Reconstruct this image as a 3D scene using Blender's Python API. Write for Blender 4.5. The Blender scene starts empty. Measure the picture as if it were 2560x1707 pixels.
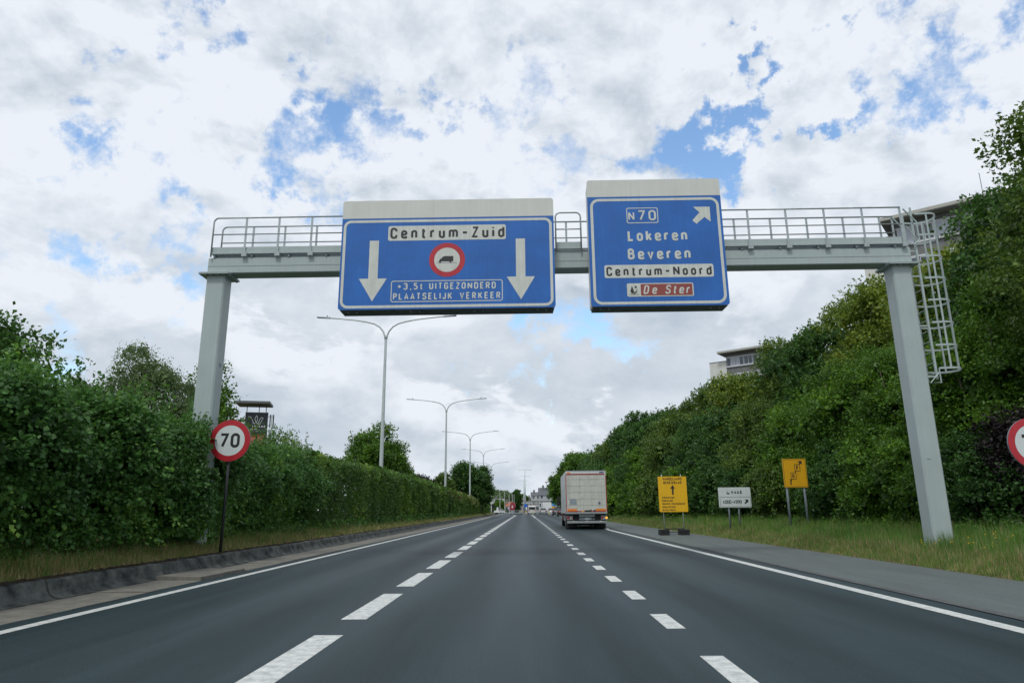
import bpy, bmesh, math, random
import numpy as np
from math import sin, cos, pi, radians, sqrt, atan2
from mathutils import Vector, Matrix
random.seed(7); RNG = np.random.default_rng(11)
S = bpy.context.scene; COL = S.collection

# ------------------------------------------------------------ camera, sky, sun, exposure
CAMH = 1.25
def cam_axes(pitch, roll, yaw):
    fw = Vector((-sin(yaw)*cos(pitch), cos(yaw)*cos(pitch), sin(pitch)))
    r0 = Vector((cos(yaw), sin(yaw), 0)); u0 = r0.cross(fw)
    return r0*cos(roll)+u0*sin(roll), -r0*sin(roll)+u0*cos(roll), fw
AX = cam_axes(.2434, -.0093, .0162)
cd = bpy.data.cameras.new('camera'); cam = bpy.data.objects.new('camera', cd); COL.objects.link(cam)
cd.sensor_width = 36; cd.lens = 1690/2560*36; cd.clip_start = .1; cd.clip_end = 6000
m = Matrix.Identity(4)
for i in range(3):
    m[i][0] = AX[0][i]; m[i][1] = AX[1][i]; m[i][2] = -AX[2][i]
m[0][3], m[1][3], m[2][3] = 0, 0, CAMH
cam.matrix_world = m; S.camera = cam

SUN_EL, SUN_AZ = radians(57), radians(194)      # azimuth clockwise from +Y: behind and left of the camera
W = bpy.data.worlds.new('World'); S.world = W; W.use_nodes = True
nt = W.node_tree; N = nt.nodes; L = nt.links
for n in list(N): N.remove(n)
def nd(t, **k):
    n = N.new(t)
    for a, b in k.items(): setattr(n, a, b)
    return n
def mth(op, a, b=None, c=None, clamp=False):
    n = nd('ShaderNodeMath', operation=op); n.use_clamp = clamp
    for i, v in enumerate((a, b, c)):
        if v is None: continue
        if isinstance(v, (int, float)): n.inputs[i].default_value = v
        else: L.new(v, n.inputs[i])
    return n.outputs[0]
def smooth(v, a, b, lo=0., hi=1.):
    n = nd('ShaderNodeMapRange'); n.interpolation_type = 'SMOOTHSTEP'
    L.new(v, n.inputs[0]); n.inputs[1].default_value = a; n.inputs[2].default_value = b
    n.inputs[3].default_value = lo; n.inputs[4].default_value = hi
    return n.outputs[0]
tc = nd('ShaderNodeTexCoord'); D = tc.outputs['Generated']
sep = nd('ShaderNodeSeparateXYZ'); L.new(D, sep.inputs[0])
zc = mth('MAXIMUM', sep.outputs[2], 0.0)
den = mth('ADD', zc, .34)
cx = mth('DIVIDE', sep.outputs[0], den); cy = mth('DIVIDE', sep.outputs[1], den)
cmb = nd('ShaderNodeCombineXYZ'); L.new(cx, cmb.inputs[0]); L.new(cy, cmb.inputs[1])
def noise(off, scale, detail, rough, dist=0, lac=2.0):
    mp = nd('ShaderNodeMapping'); L.new(cmb.outputs[0], mp.inputs[0]); mp.inputs[1].default_value = off
    n = nd('ShaderNodeTexNoise'); n.inputs['Scale'].default_value = scale; n.inputs['Detail'].default_value = detail
    n.inputs['Roughness'].default_value = rough; n.inputs['Distortion'].default_value = dist
    n.inputs['Lacunarity'].default_value = lac
    L.new(mp.outputs[0], n.inputs['Vector']); return n.outputs[0]
n1 = noise((3.1, 7.7, 0), 3.0, 10, .60, .15)
n1b = noise((3.1+.02, 7.7-.05, 0), 3.0, 10, .60, .15)
def noise3(off, scale, detail, rough, dist=0):
    mp = nd('ShaderNodeMapping'); L.new(D, mp.inputs[0]); mp.inputs[1].default_value = off; mp.inputs[3].default_value = (1, 1, 1.9)
    n = nd('ShaderNodeTexNoise'); n.inputs['Scale'].default_value = scale; n.inputs['Detail'].default_value = detail
    n.inputs['Roughness'].default_value = rough; n.inputs['Distortion'].default_value = dist; L.new(mp.outputs[0], n.inputs['Vector']); return n.outputs[0]
low = smooth(sep.outputs[2], .20, .46, 1, 0)       # towards the horizon the clouds are heaped, not a sheet overhead
def blend(a, b):
    n = nd('ShaderNodeMix'); n.data_type = 'FLOAT'; L.new(low, n.inputs[0]); L.new(a, n.inputs[2]); L.new(b, n.inputs[3]); return n.outputs[0]
c1 = noise3((2.3, .4, .2), 4.6, 10, .62, .1); c1b = noise3((2.3-.008, .4+.012, .2+.06), 4.6, 10, .62, .1)
n1 = blend(n1, c1); n1b = blend(n1b, c1b)
n2 = noise((9.3, 1.2, 0), .75, 4, .5, .2)
n3 = noise((1.3, 4.2, 2), 11, 8, .65, .3)
def px_dir(px, py):      # sky direction seen at a photo pixel (2352 px wide view)
    k = 2560/2352
    v = AX[2] + AX[0]*((px*k-1280)/1690) - AX[1]*((py*k-853.5)/1690)
    return v.normalized()
# blue openings between the clouds: direction, angular size, strength
HOLES = [(440,80,.055,.20),(700,92,.035,.15),(830,170,.04,.09),(1190,385,.075,.16),(900,300,.05,.14),(1010,320,.05,.14),(730,405,.07,.24),(1400,350,.06,.17),
         (1480,200,.07,.06),(1640,250,.06,.15),(1790,230,.05,.15),(1880,160,.05,.15),(1690,320,.06,.17),(2190,90,.07,.24),(2225,235,.04,.10),(330,380,.05,.17),(150,335,.04,.11),
         (200,535,.06,.16),(400,590,.07,.18),(1010,195,.04,.11),(1300,795,.09,.28),(90,815,.06,.18),(1130,215,.04,.10),(2010,350,.03,.08),(1070,870,.05,.08),(1905,625,.03,.12)]
wn = nd('ShaderNodeTexNoise'); wn.inputs['Scale'].default_value = 9; wn.inputs['Detail'].default_value = 6; wn.inputs['Roughness'].default_value = .62; L.new(D, wn.inputs['Vector'])
w1 = nd('ShaderNodeVectorMath', operation='SUBTRACT'); L.new(wn.outputs['Color'], w1.inputs[0]); w1.inputs[1].default_value = (.5, .5, .5)
w2 = nd('ShaderNodeVectorMath', operation='SCALE'); L.new(w1.outputs[0], w2.inputs[0]); w2.inputs['Scale'].default_value = .55
w3 = nd('ShaderNodeVectorMath', operation='ADD'); L.new(D, w3.inputs[0]); L.new(w2.outputs[0], w3.inputs[1]); WD = w3.outputs[0]
bias = None
for (px, py, sz, st) in HOLES:
    d = px_dir(px, py)
    vm = nd('ShaderNodeVectorMath', operation='DISTANCE'); L.new(WD, vm.inputs[0]); vm.inputs[1].default_value = d
    g = smooth(vm.outputs['Value'], 0, sz*2.0, st*1.13, 0)
    bias = g if bias is None else mth('ADD', bias, g)
cov = mth('ADD', mth('MULTIPLY', n1, .62), mth('ADD', mth('MULTIPLY', n2, .16), mth('MULTIPLY', n3, .26)))
cov = mth('SUBTRACT', cov, mth('MULTIPLY', bias, mth('ADD', -.1, mth('MULTIPLY', n3, 2.2))))
mask = smooth(cov, .21, .405)
# relief: denser side away from the light is greyer
rel = mth('MULTIPLY', mth('SUBTRACT', n1, n1b), mth('ADD', 2.5, mth('MULTIPLY', low, .5)))
thick = smooth(cov, .42, .64)
shade = mth('ADD', mth('SUBTRACT', 1.0, mth('MULTIPLY', thick, .14)), rel)
n4 = blend(noise((5.5, 2.2, 1), 1.5, 6, .6, .3), noise3((7.3, 1.4, .5), 3.4, 6, .55))
shade = mth('ADD', shade, mth('MULTIPLY', mth('SUBTRACT', n4, .5), .50))
# heaped clouds near the horizon: white crisp tops in front of flat blue grey bases
q1 = noise3((5.1, 2.7, .9), 4.2, 10, .58, .15); q2 = noise3((5.1, 2.7, .9+.10), 4.2, 5, .5, .15)
puff = smooth(q1, .485, .555); body = mth('ADD', .88, mth('MULTIPLY', mth('SUBTRACT', q1, q2), 2.2))
back = mth('ADD', .73, mth('MULTIPLY', mth('SUBTRACT', n4, .5), .55))
def mixf(f, a, b):
    n = nd('ShaderNodeMix'); n.data_type = 'FLOAT'; L.new(f, n.inputs[0]); L.new(a, n.inputs[2]); L.new(b, n.inputs[3]); return n.outputs[0]
lowshade = mixf(puff, back, body)
shade = mixf(mth('MULTIPLY', low, .8), shade, lowshade)
shade = mth('MULTIPLY', shade, smooth(sep.outputs[2], .0, .45, .90, 1.0))
shade = mth('MINIMUM', mth('MAXIMUM', shade, .42), 1.02)
ramp = nd('ShaderNodeValToRGB'); L.new(shade, ramp.inputs[0])
cr = ramp.color_ramp; cr.elements[0].position = .35; cr.elements[0].color = (.27, .37, .47, 1)
cr.elements[1].position = 1.0; cr.elements[1].color = (.775, .815, .875, 1)
e = cr.elements.new(.62); e.color = (.49, .56, .64, 1)
sky = nd('ShaderNodeTexSky'); sky.sky_type = 'NISHITA'; sky.sun_disc = False
sky.sun_elevation = SUN_EL; sky.sun_rotation = SUN_AZ; sky.air_density = 1.3; sky.dust_density = .6; sky.ozone_density = 2.5
hsv = nd('ShaderNodeHueSaturation'); L.new(sky.outputs[0], hsv.inputs['Color']); hsv.inputs['Saturation'].default_value = 1.08; hsv.inputs['Value'].default_value = 1.3
bg1 = nd('ShaderNodeBackground'); L.new(hsv.outputs[0], bg1.inputs[0]); bg1.inputs[1].default_value = .15
bg2 = nd('ShaderNodeBackground'); L.new(ramp.outputs[0], bg2.inputs[0]); bg2.inputs[1].default_value = 1.0
mx = nd('ShaderNodeMixShader'); L.new(mask, mx.inputs[0]); L.new(bg1.outputs[0], mx.inputs[1]); L.new(bg2.outputs[0], mx.inputs[2])
out = nd('ShaderNodeOutputWorld'); L.new(mx.outputs[0], out.inputs[0])
sl = bpy.data.lights.new('sun', 'SUN'); sl.energy = 1.45; sl.angle = radians(10); sl.color = (1, .96, .9)
so = bpy.data.objects.new('sun', sl); COL.objects.link(so)
sd = Vector((sin(SUN_AZ)*cos(SUN_EL), cos(SUN_AZ)*cos(SUN_EL), sin(SUN_EL)))
so.rotation_euler = sd.to_track_quat('Z', 'Y').to_euler()
S.view_settings.view_transform = 'Standard'; S.view_settings.look = 'None'
S.view_settings.exposure = .12; S.view_settings.gamma = 1; S.view_settings.use_curve_mapping = False
S.render.engine = 'CYCLES'
S.cycles.max_bounces = 6; S.cycles.diffuse_bounces = 3; S.cycles.transmission_bounces = 4; S.cycles.transparent_max_bounces = 8

def at(px, py, Y):       # point of the plane y = Y seen at a pixel of the 2560 px photograph (used to survey positions)
    d = AX[2] + AX[0]*((px-1280)/1690) - AX[1]*((py-853.5)/1690)
    return Vector((0, 0, CAMH)) + d*(Y/d.y)

# ------------------------------------------------------------ materials
MATS = {}
def mat(name, col, rough=.6, metal=0, var=0, scale=8, bump=0, spec=.5, streak=None, col2=None, emit=0, detail=5, coord='Object', stretch=(1,1,1)):
    if name in MATS: return MATS[name]
    M = bpy.data.materials.new(name); M.use_nodes = True; t = M.node_tree; b = t.nodes['Principled BSDF']
    c = (*col, 1); b.inputs['Base Color'].default_value = c; b.inputs['Roughness'].default_value = rough
    b.inputs['Metallic'].default_value = metal; b.inputs['Specular IOR Level'].default_value = spec
    if emit: b.inputs['Emission Color'].default_value = c; b.inputs['Emission Strength'].default_value = emit
    if var or bump or streak:
        tc = t.nodes.new('ShaderNodeTexCoord'); mp = t.nodes.new('ShaderNodeMapping'); t.links.new(tc.outputs[coord], mp.inputs[0])
        mp.inputs['Scale'].default_value = stretch
        nz = t.nodes.new('ShaderNodeTexNoise'); nz.inputs['Scale'].default_value = scale; nz.inputs['Detail'].default_value = detail
        nz.inputs['Roughness'].default_value = .62
        t.links.new(mp.outputs[0], nz.inputs['Vector'])
        if var or col2:
            r = t.nodes.new('ShaderNodeValToRGB'); t.links.new(nz.outputs[0], r.inputs[0])
            lo = tuple(x*(1-var) for x in col) if not col2 else col2
            hi = tuple(min(1, x*(1+var)) for x in col)
            r.color_ramp.elements[0].position = .32; r.color_ramp.elements[0].color = (*lo, 1)
            r.color_ramp.elements[1].position = .68; r.color_ramp.elements[1].color = (*hi, 1)
            last = r.outputs[0]
            if streak:     # rain and dirt streaks running down
                m2 = t.nodes.new('ShaderNodeMapping'); t.links.new(tc.outputs[coord], m2.inputs[0]); m2.inputs['Scale'].default_value = (9, 9, .35)
                z2 = t.nodes.new('ShaderNodeTexNoise'); z2.inputs['Scale'].default_value = 1.6; z2.inputs['Detail'].default_value = 6; z2.inputs['Roughness'].default_value = .7
                t.links.new(m2.outputs[0], z2.inputs['Vector'])
                r2 = t.nodes.new('ShaderNodeValToRGB'); t.links.new(z2.outputs[0], r2.inputs[0])
                r2.color_ramp.elements[0].position = .38; r2.color_ramp.elements[0].color = (1, 1, 1, 1)
                r2.color_ramp.elements[1].position = .72; r2.color_ramp.elements[1].color = (*streak, 1)
                mm = t.nodes.new('ShaderNodeMix'); mm.data_type = 'RGBA'; mm.blend_type = 'MULTIPLY'; mm.inputs[0].default_value = 1
                t.links.new(last, mm.inputs[6]); t.links.new(r2.outputs[0], mm.inputs[7]); last = mm.outputs[2]
            t.links.new(last, b.inputs['Base Color'])
        if bump:
            bp = t.nodes.new('ShaderNodeBump'); bp.inputs['Strength'].default_value = bump; bp.inputs['Distance'].default_value = .01
            t.links.new(nz.outputs[0], bp.inputs['Height']); t.links.new(bp.outputs[0], b.inputs['Normal'])
    MATS[name] = M; return M
def leafmat(name, c1, c2, c3=None, trans=.3, cl=.55, dry=None):
    M = bpy.data.materials.new(name); M.use_nodes = True; t = M.node_tree; nn = t.nodes; lk = t.links; b = nn['Principled BSDF']
    g = nn.new('ShaderNodeNewGeometry'); tc = nn.new('ShaderNodeTexCoord')
    nz = nn.new('ShaderNodeTexNoise'); nz.inputs['Scale'].default_value = cl; nz.inputs['Detail'].default_value = 4; lk.new(tc.outputs['Object'], nz.inputs['Vector'])
    ad = nn.new('ShaderNodeMath'); ad.operation = 'MULTIPLY_ADD'; lk.new(nz.outputs[0], ad.inputs[0]); ad.inputs[1].default_value = 1.5
    m0 = nn.new('ShaderNodeMath'); m0.operation = 'MULTIPLY_ADD'; lk.new(g.outputs['Random Per Island'], m0.inputs[0]); m0.inputs[1].default_value = .55; m0.inputs[2].default_value = -.52
    lk.new(m0.outputs[0], ad.inputs[2])
    r = nn.new('ShaderNodeValToRGB'); lk.new(ad.outputs[0], r.inputs[0]); e = r.color_ramp
    e.elements[0].position = .1; e.elements[0].color = (*c1, 1); e.elements[1].position = .72; e.elements[1].color = (*c2, 1)
    if c3: q = e.elements.new(.97); q.color = (*c3, 1)
    col = r.outputs[0]
    if dry:
        r3 = nn.new('ShaderNodeValToRGB'); lk.new(g.outputs['Random Per Island'], r3.inputs[0]); r3.color_ramp.interpolation = 'CONSTANT'
        r3.color_ramp.elements[0].color = (0, 0, 0, 1); r3.color_ramp.elements[1].position = 1-dry[3]; r3.color_ramp.elements[1].color = (1, 1, 1, 1)
        mm = nn.new('ShaderNodeMix'); mm.data_type = 'RGBA'; lk.new(r3.outputs[0], mm.inputs[0]); lk.new(col, mm.inputs[6]); mm.inputs[7].default_value = (*dry[:3], 1); col = mm.outputs[2]
    lk.new(col, b.inputs['Base Color']); b.inputs['Roughness'].default_value = .48; b.inputs['Specular IOR Level'].default_value = .35
    tr = nn.new('ShaderNodeBsdfTranslucent'); hs = nn.new('ShaderNodeHueSaturation'); lk.new(col, hs.inputs['Color']); hs.inputs['Value'].default_value = 1.5; hs.inputs['Hue'].default_value = .485
    lk.new(hs.outputs[0], tr.inputs[0])
    mx = nn.new('ShaderNodeMixShader'); mx.inputs[0].default_value = trans; lk.new(b.outputs[0], mx.inputs[1]); lk.new(tr.outputs[0], mx.inputs[2])
    lk.new(mx.outputs[0], nn['Material Output'].inputs[0]); return M

GALV = mat('galvanised_steel', (.38, .45, .45), .5, .0, .05, 1.2, .02, streak=(.90, .91, .90))
GALVR = mat('galvanised_rail', (.36, .41, .42), .42, .35, .12, 6)
GALVD = mat('grey_pole_steel', (.22, .26, .29), .5, .2, .12, 5)
LAMPM = mat('lamp_pole_paint', (.46, .52, .52), .45, .1, .10, 2)
WHITEP = mat('weathered_white_panel', (.60, .62, .58), .45, 0, .04, 1.5, streak=(.93, .925, .91))
WHITEF = mat('reflective_white', (.60, .63, .59), .42, 0, .06, 4, streak=(.84, .83, .8))
BLUE = mat('reflective_blue', (.011, .125, .44), .4, 0, .14, 1.2, streak=(.80, .86, .95))
BLUEB = mat('sign_side_blue', (.02, .10, .36), .5, 0, .1, 2)
BLACKF = mat('sign_black', (.018, .02, .022), .5, 0, .2, 6)
REDF = mat('reflective_red', (.46, .022, .035), .4, 0, .12, 3, streak=(.85, .8, .8))
BROWNF = mat('sign_brown', (.26, .055, .045), .45, 0, .08, 3)
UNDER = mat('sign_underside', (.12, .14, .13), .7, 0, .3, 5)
YELLOW = mat('sign_yellow', (.78, .445, .008), .45, 0, .06, 3)
YELLOW2 = mat('sign_deep_yellow', (.66, .35, .006), .45, 0, .06, 3)
SIGNW = mat('sign_plain_white', (.60, .66, .66), .45, 0, .05, 3)
RUBBER = mat('rubber', (.022, .022, .024), .8, 0, .3, 9)
DARKM = mat('dark_metal', (.03, .033, .036), .6, .2, .2, 6)

# ------------------------------------------------------------ mesh helpers
class MB:
    def __init__(s): s.v = []; s.f = []; s.k = 0
    def quad(s, *p):
        n = len(s.v); s.v += [tuple(x) for x in p]; s.f.append(tuple(range(n, n+len(p)))); return s
    def hexa(s, P):      # 8 points: bottom 4 ccw, top 4 ccw
        n = len(s.v); s.v += [tuple(x) for x in P]
        for q in ((3,2,1,0),(4,5,6,7),(0,1,5,4),(1,2,6,5),(2,3,7,6),(3,0,4,7)): s.f.append(tuple(n+i for i in q))
        return s
    def box(s, x0, x1, y0, y1, z0, z1):
        return s.hexa([(x0,y0,z0),(x1,y0,z0),(x1,y1,z0),(x0,y1,z0),(x0,y0,z1),(x1,y0,z1),(x1,y1,z1),(x0,y1,z1)])
    def bevbox(s, x0, x1, y0, y1, z0, z1, b=.02):
        # box with chamfered edges
        bm = bmesh.new(); bmesh.ops.create_cube(bm, size=1)
        for v in bm.verts: v.co = Vector(((x0+x1)/2+v.co.x*(x1-x0), (y0+y1)/2+v.co.y*(y1-y0), (z0+z1)/2+v.co.z*(z1-z0)))
        bmesh.ops.bevel(bm, geom=bm.edges[:], offset=b, segments=2, affect='EDGES')
        return s.bm(bm)
    def bm(s, bm):
        n = len(s.v); bm.verts.index_update()
        s.v += [tuple(v.co) for v in bm.verts]; s.f += [tuple(n+v.index for v in f.verts) for f in bm.faces]; bm.free(); return s
    def tube(s, pts, r, n=8, cap=True):
        pts = [Vector(p) for p in pts]; R = r if isinstance(r, (list, tuple)) else [r]*len(pts)
        base = len(s.v); prev = None
        for i, p in enumerate(pts):
            t = (pts[min(i+1, len(pts)-1)]-pts[max(i-1, 0)]).normalized()
            if prev is None: a = Vector((0, 0, 1)) if abs(t.z) < .9 else Vector((1, 0, 0)); u = t.cross(a).normalized()
            else: u = (prev-t*prev.dot(t)).normalized()
            prev = u; w = t.cross(u)
            for k in range(n):
                a = 2*pi*k/n; s.v.append(tuple(p+(u*cos(a)+w*sin(a))*R[i]))
        for i in range(len(pts)-1):
            for k in range(n):
                a = base+i*n+k; b = base+i*n+(k+1) % n; s.f.append((a, b, b+n, a+n))
        if cap:
            s.f.append(tuple(base+k for k in range(n))[::-1]); e = base+(len(pts)-1)*n; s.f.append(tuple(e+k for k in range(n)))
        return s
    def prism(s, poly, axis, a, b):     # extrude a 2-D outline along an axis
        n = len(s.v); k = len(poly)
        for c in (a, b):
            for (p, q) in poly: s.v.append({'x': (c, p, q), 'y': (p, c, q), 'z': (p, q, c)}[axis])
        s.f.append(tuple(range(n, n+k))); s.f.append(tuple(range(n+2*k-1, n+k-1, -1)))
        for i in range(k): j = (i+1) % k; s.f.append((n+i, n+j, n+k+j, n+k+i))
        return s
    def ngon(s, pts): return s.quad(*pts)
    def disc(s, cx, y, cz, r, n=48):
        return s.quad(*[(cx+r*cos(2*pi*i/n), y, cz+r*sin(2*pi*i/n)) for i in range(n)])
    def ring(s, cx, y, cz, r0, r1, n=48):
        b = len(s.v)
        for i in range(n):
            a = 2*pi*i/n; s.v += [(cx+r0*cos(a), y, cz+r0*sin(a)), (cx+r1*cos(a), y, cz+r1*sin(a))]
        for i in range(n): j = (i+1) % n; s.f.append((b+2*i, b+2*j, b+2*j+1, b+2*i+1))
        return s
    def xf(s, M): s.v = [tuple(M @ Vector(p)) for p in s.v]; return s
    def obj(s, name, m, parent=None, smooth=False, fix=True):
        me = bpy.data.meshes.new(name); me.from_pydata(s.v, [], s.f)
        if fix:
            bm = bmesh.new(); bm.from_mesh(me); bmesh.ops.recalc_face_normals(bm, faces=bm.faces); bm.to_mesh(me); bm.free()
        me.materials.append(m)
        if smooth: me.shade_smooth()
        o = bpy.data.objects.new(name, me); COL.objects.link(o)
        if parent: o.parent = parent
        return o
def tag(o, label=None, cat=None, group=None, kind=None):
    for k, v in (('label', label), ('category', cat), ('group', group), ('kind', kind)):
        if v: o[k] = v
    return o
def thing(name, label, cat, loc=(0, 0, 0), rz=0, group=None):
    o = bpy.data.objects.new(name, None); COL.objects.link(o); o.location = loc; o.rotation_euler = (0, 0, rz)
    return tag(o, label, cat, group)
def dup(o, parent=None):
    c = o.copy(); COL.objects.link(c)
    if parent: c.parent = parent
    for ch in [x for x in bpy.data.objects if x.parent == o]: dup(ch, c)
    return c
def strip(name, pts, z, w, m, parent=None):   # flat painted strip following pts, width w
    mb = MB(); P = [Vector((x, y)) for x, y in pts]; Lr = []
    for i, p in enumerate(P):
        t = (P[min(i+1, len(P)-1)]-P[max(i-1, 0)]).normalized(); n = Vector((t.y, -t.x))*w/2; Lr.append((p-n, p+n))
    for (a, b), (c, d) in zip(Lr, Lr[1:]): mb.quad((a.x, a.y, z), (b.x, b.y, z), (d.x, d.y, z), (c.x, c.y, z))
    return mb.obj(name, m, parent)

# ------------------------------------------------------------ stroke lettering (cap height 6, x-height 4.2)
def _o(w, h, y0=0): return [(0, y0+h/2), (0, y0+h), (w, y0+h), (w, y0), (0, y0), (0, y0+h/2)]
G = {
'A': (3.2, [([(0,0),(1.6,6),(3.2,0)],0), ([(.5,1.7),(2.7,1.7)],0)]),
'B': (2.9, [([(0,0),(0,6)],0), ([(0,6),(2.6,6),(2.6,3.2),(0,3.2)],1.3), ([(0,3.2),(2.9,3.2),(2.9,0),(0,0)],1.4)]),
'C': (3.0, [([(3,4.2),(3,6),(0,6),(0,0),(3,0),(3,1.8)],1.4)]),
'D': (3.0, [([(0,0),(0,6)],0), ([(0,6),(3,6),(3,0),(0,0)],1.5)]),
'E': (2.7, [([(2.7,6),(0,6),(0,0),(2.7,0)],0), ([(0,3.1),(2.3,3.1)],0)]),
'F': (2.6, [([(2.6,6),(0,6),(0,0)],0), ([(0,3.1),(2.3,3.1)],0)]),
'G': (3.0, [([(3,4.5),(3,6),(0,6),(0,0),(3,0),(3,2.9)],1.4), ([(3,2.9),(1.6,2.9)],0)]),
'H': (3.0, [([(0,0),(0,6)],0), ([(3,0),(3,6)],0), ([(0,3.1),(3,3.1)],0)]),
'I': (0.0, [([(0,0),(0,6)],0)]),
'J': (2.3, [([(0,1.5),(0,0),(2.3,0),(2.3,6)],1.1)]),
'K': (3.1, [([(0,0),(0,6)],0), ([(3,6),(.1,2.3)],0), ([(1.1,3.5),(3.1,0)],0)]),
'L': (2.5, [([(0,6),(0,0),(2.5,0)],0)]),
'M': (4.2, [([(0,0),(0,6)],0), ([(.1,5.8),(2.1,2),(4.1,5.8)],0), ([(4.2,0),(4.2,6)],0)]),
'N': (3.5, [([(0,0),(0,6)],0), ([(.05,5.7),(3.45,.3)],0), ([(3.5,0),(3.5,6)],0)]),
'O': (3.0, [(_o(3,6),1.45)]), '0': (3.0, [(_o(3,6),1.45)]),
'P': (2.8, [([(0,0),(0,6)],0), ([(0,6),(2.8,6),(2.8,2.8),(0,2.8)],1.5)]),
'R': (2.9, [([(0,0),(0,6)],0), ([(0,6),(2.8,6),(2.8,2.9),(0,2.9)],1.5), ([(1.3,2.9),(2.95,0)],0)]),
'S': (2.9, [([(2.9,4.7),(2.9,6),(0,6),(0,3.2),(2.9,3.0),(2.9,0),(0,0),(0,1.3)],1.3)]),
'T': (2.9, [([(0,6),(2.9,6)],0), ([(1.45,6),(1.45,0)],0)]),
'U': (3.0, [([(0,6),(0,0),(3,0),(3,6)],1.45)]),
'V': (3.2, [([(0,6),(1.6,0),(3.2,6)],0)]),
'W': (4.6, [([(0,6),(1.15,0),(2.3,5.4),(3.45,0),(4.6,6)],0)]),
'Z': (2.8, [([(0,6),(2.8,6),(0,0),(2.8,0)],0)]),
'a': (2.5, [([(.2,3.4),(.2,4.2),(2.5,4.2),(2.5,0)],1.0), ([(2.5,2.4),(0,2.4),(0,0),(2.5,0)],.9)]),
'd': (2.6, [(_o(2.6,4.2),1.2), ([(2.6,0),(2.6,6)],0)]),
'e': (2.6, [([(.1,2.05),(2.6,2.05)],0), ([(2.6,2.05),(2.6,4.2),(0,4.2),(0,0),(2.6,0),(2.6,.9)],1.2)]),
'h': (2.5, [([(0,0),(0,6)],0), ([(0,3),(0,4.2),(2.5,4.2),(2.5,0)],1.1)]),
'i': (0.0, [([(0,0),(0,4.2)],0), ([(0,5.3),(0,6.1)],0)]),
'k': (2.5, [([(0,0),(0,6)],0), ([(2.4,4.2),(.1,1.7)],0), ([(.9,2.5),(2.5,0)],0)]),
'l': (0.8, [([(0,6),(0,0),(.8,0)],.6)]),
'm': (4.4, [([(0,0),(0,4.2)],0), ([(0,3),(0,4.2),(2.2,4.2),(2.2,0)],1.0), ([(2.2,3),(2.2,4.2),(4.4,4.2),(4.4,0)],1.0)]),
'n': (2.5, [([(0,0),(0,4.2)],0), ([(0,3),(0,4.2),(2.5,4.2),(2.5,0)],1.1)]),
'o': (2.6, [(_o(2.6,4.2),1.2)]),
'p': (2.6, [(_o(2.6,4.2),1.2), ([(0,4.2),(0,-1.6)],0)]),
'r': (1.8, [([(0,0),(0,4.2)],0), ([(0,2.8),(0,4.1),(1.8,4.1)],1.0)]),
's': (2.3, [([(2.2,3.5),(2.2,4.2),(0,4.2),(0,2.2),(2.3,2.1),(2.3,0),(0,0),(0,.8)],.85)]),
't': (1.9, [([(.7,5.6),(.7,0),(1.9,0)],.8), ([(0,4.1),(1.8,4.1)],0)]),
'u': (2.5, [([(0,4.2),(0,0),(2.5,0),(2.5,1.2)],1.1), ([(2.5,0),(2.5,4.2)],0)]),
'v': (2.6, [([(0,4.2),(1.3,0),(2.6,4.2)],0)]),
'w': (3.8, [([(0,4.2),(.95,0),(1.9,3.9),(2.85,0),(3.8,4.2)],0)]),
'y': (2.6, [([(0,4.2),(1.35,.2)],0), ([(2.6,4.2),(.9,-1.6)],0)]),
'3': (2.9, [([(0,5),(0,6),(2.8,6),(2.8,3.2),(1.1,3.2)],1.3), ([(1.1,3.2),(2.9,3.2),(2.9,0),(0,0),(0,1.1)],1.35)]),
'4': (3.2, [([(1.9,6),(0,1.5),(3.2,1.5)],0), ([(2.3,3),(2.3,0)],0)]),
'5': (2.9, [([(2.7,6),(.2,6),(.2,3.5)],0), ([(.2,3.6),(2.9,3.6),(2.9,0),(0,0),(0,1.0)],1.4)]),
'7': (3.0, [([(0,6),(3,6),(.9,0)],0)]),
'9': (2.9, [([(.3,0),(2.9,0),(2.9,6),(0,6),(0,2.7),(2.9,2.7)],1.35)]),
'+': (3.2, [([(0,2.9),(3.2,2.9)],0), ([(1.6,1.3),(1.6,4.5)],0)]),
'-': (2.6, [([(0,2.8),(2.6,2.8)],0)]), ',': (.5, [([(.5,.4),(.1,-1.1)],0)]), ' ': (2.0, []), "'": (0, [([(0,5),(0,6)],0)]),
}
def rounded(pts, r):
    if r <= 0 or len(pts) < 3: return pts
    out = [pts[0]]
    for a, b, c in zip(pts, pts[1:], pts[2:]):
        a, b, c = Vector(a), Vector(b), Vector(c); d1 = (a-b).length; d2 = (c-b).length
        rr = min(r, d1*.5 if a != Vector(pts[0]) else d1*.98, d2*.5 if tuple(c) != tuple(pts[-1]) else d2*.98)
        p = b+(a-b).normalized()*rr; q = b+(c-b).normalized()*rr
        for i in range(7):
            t = i/6; k = .55      # near-circular corner
            h1 = p+(b-p)*k; h2 = q+(b-q)*k
            x = p*(1-t)**3+h1*3*t*(1-t)**2+h2*3*t*t*(1-t)+q*t**3; out.append((x.x, x.y))
    out.append(pts[-1]); return out
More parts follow.
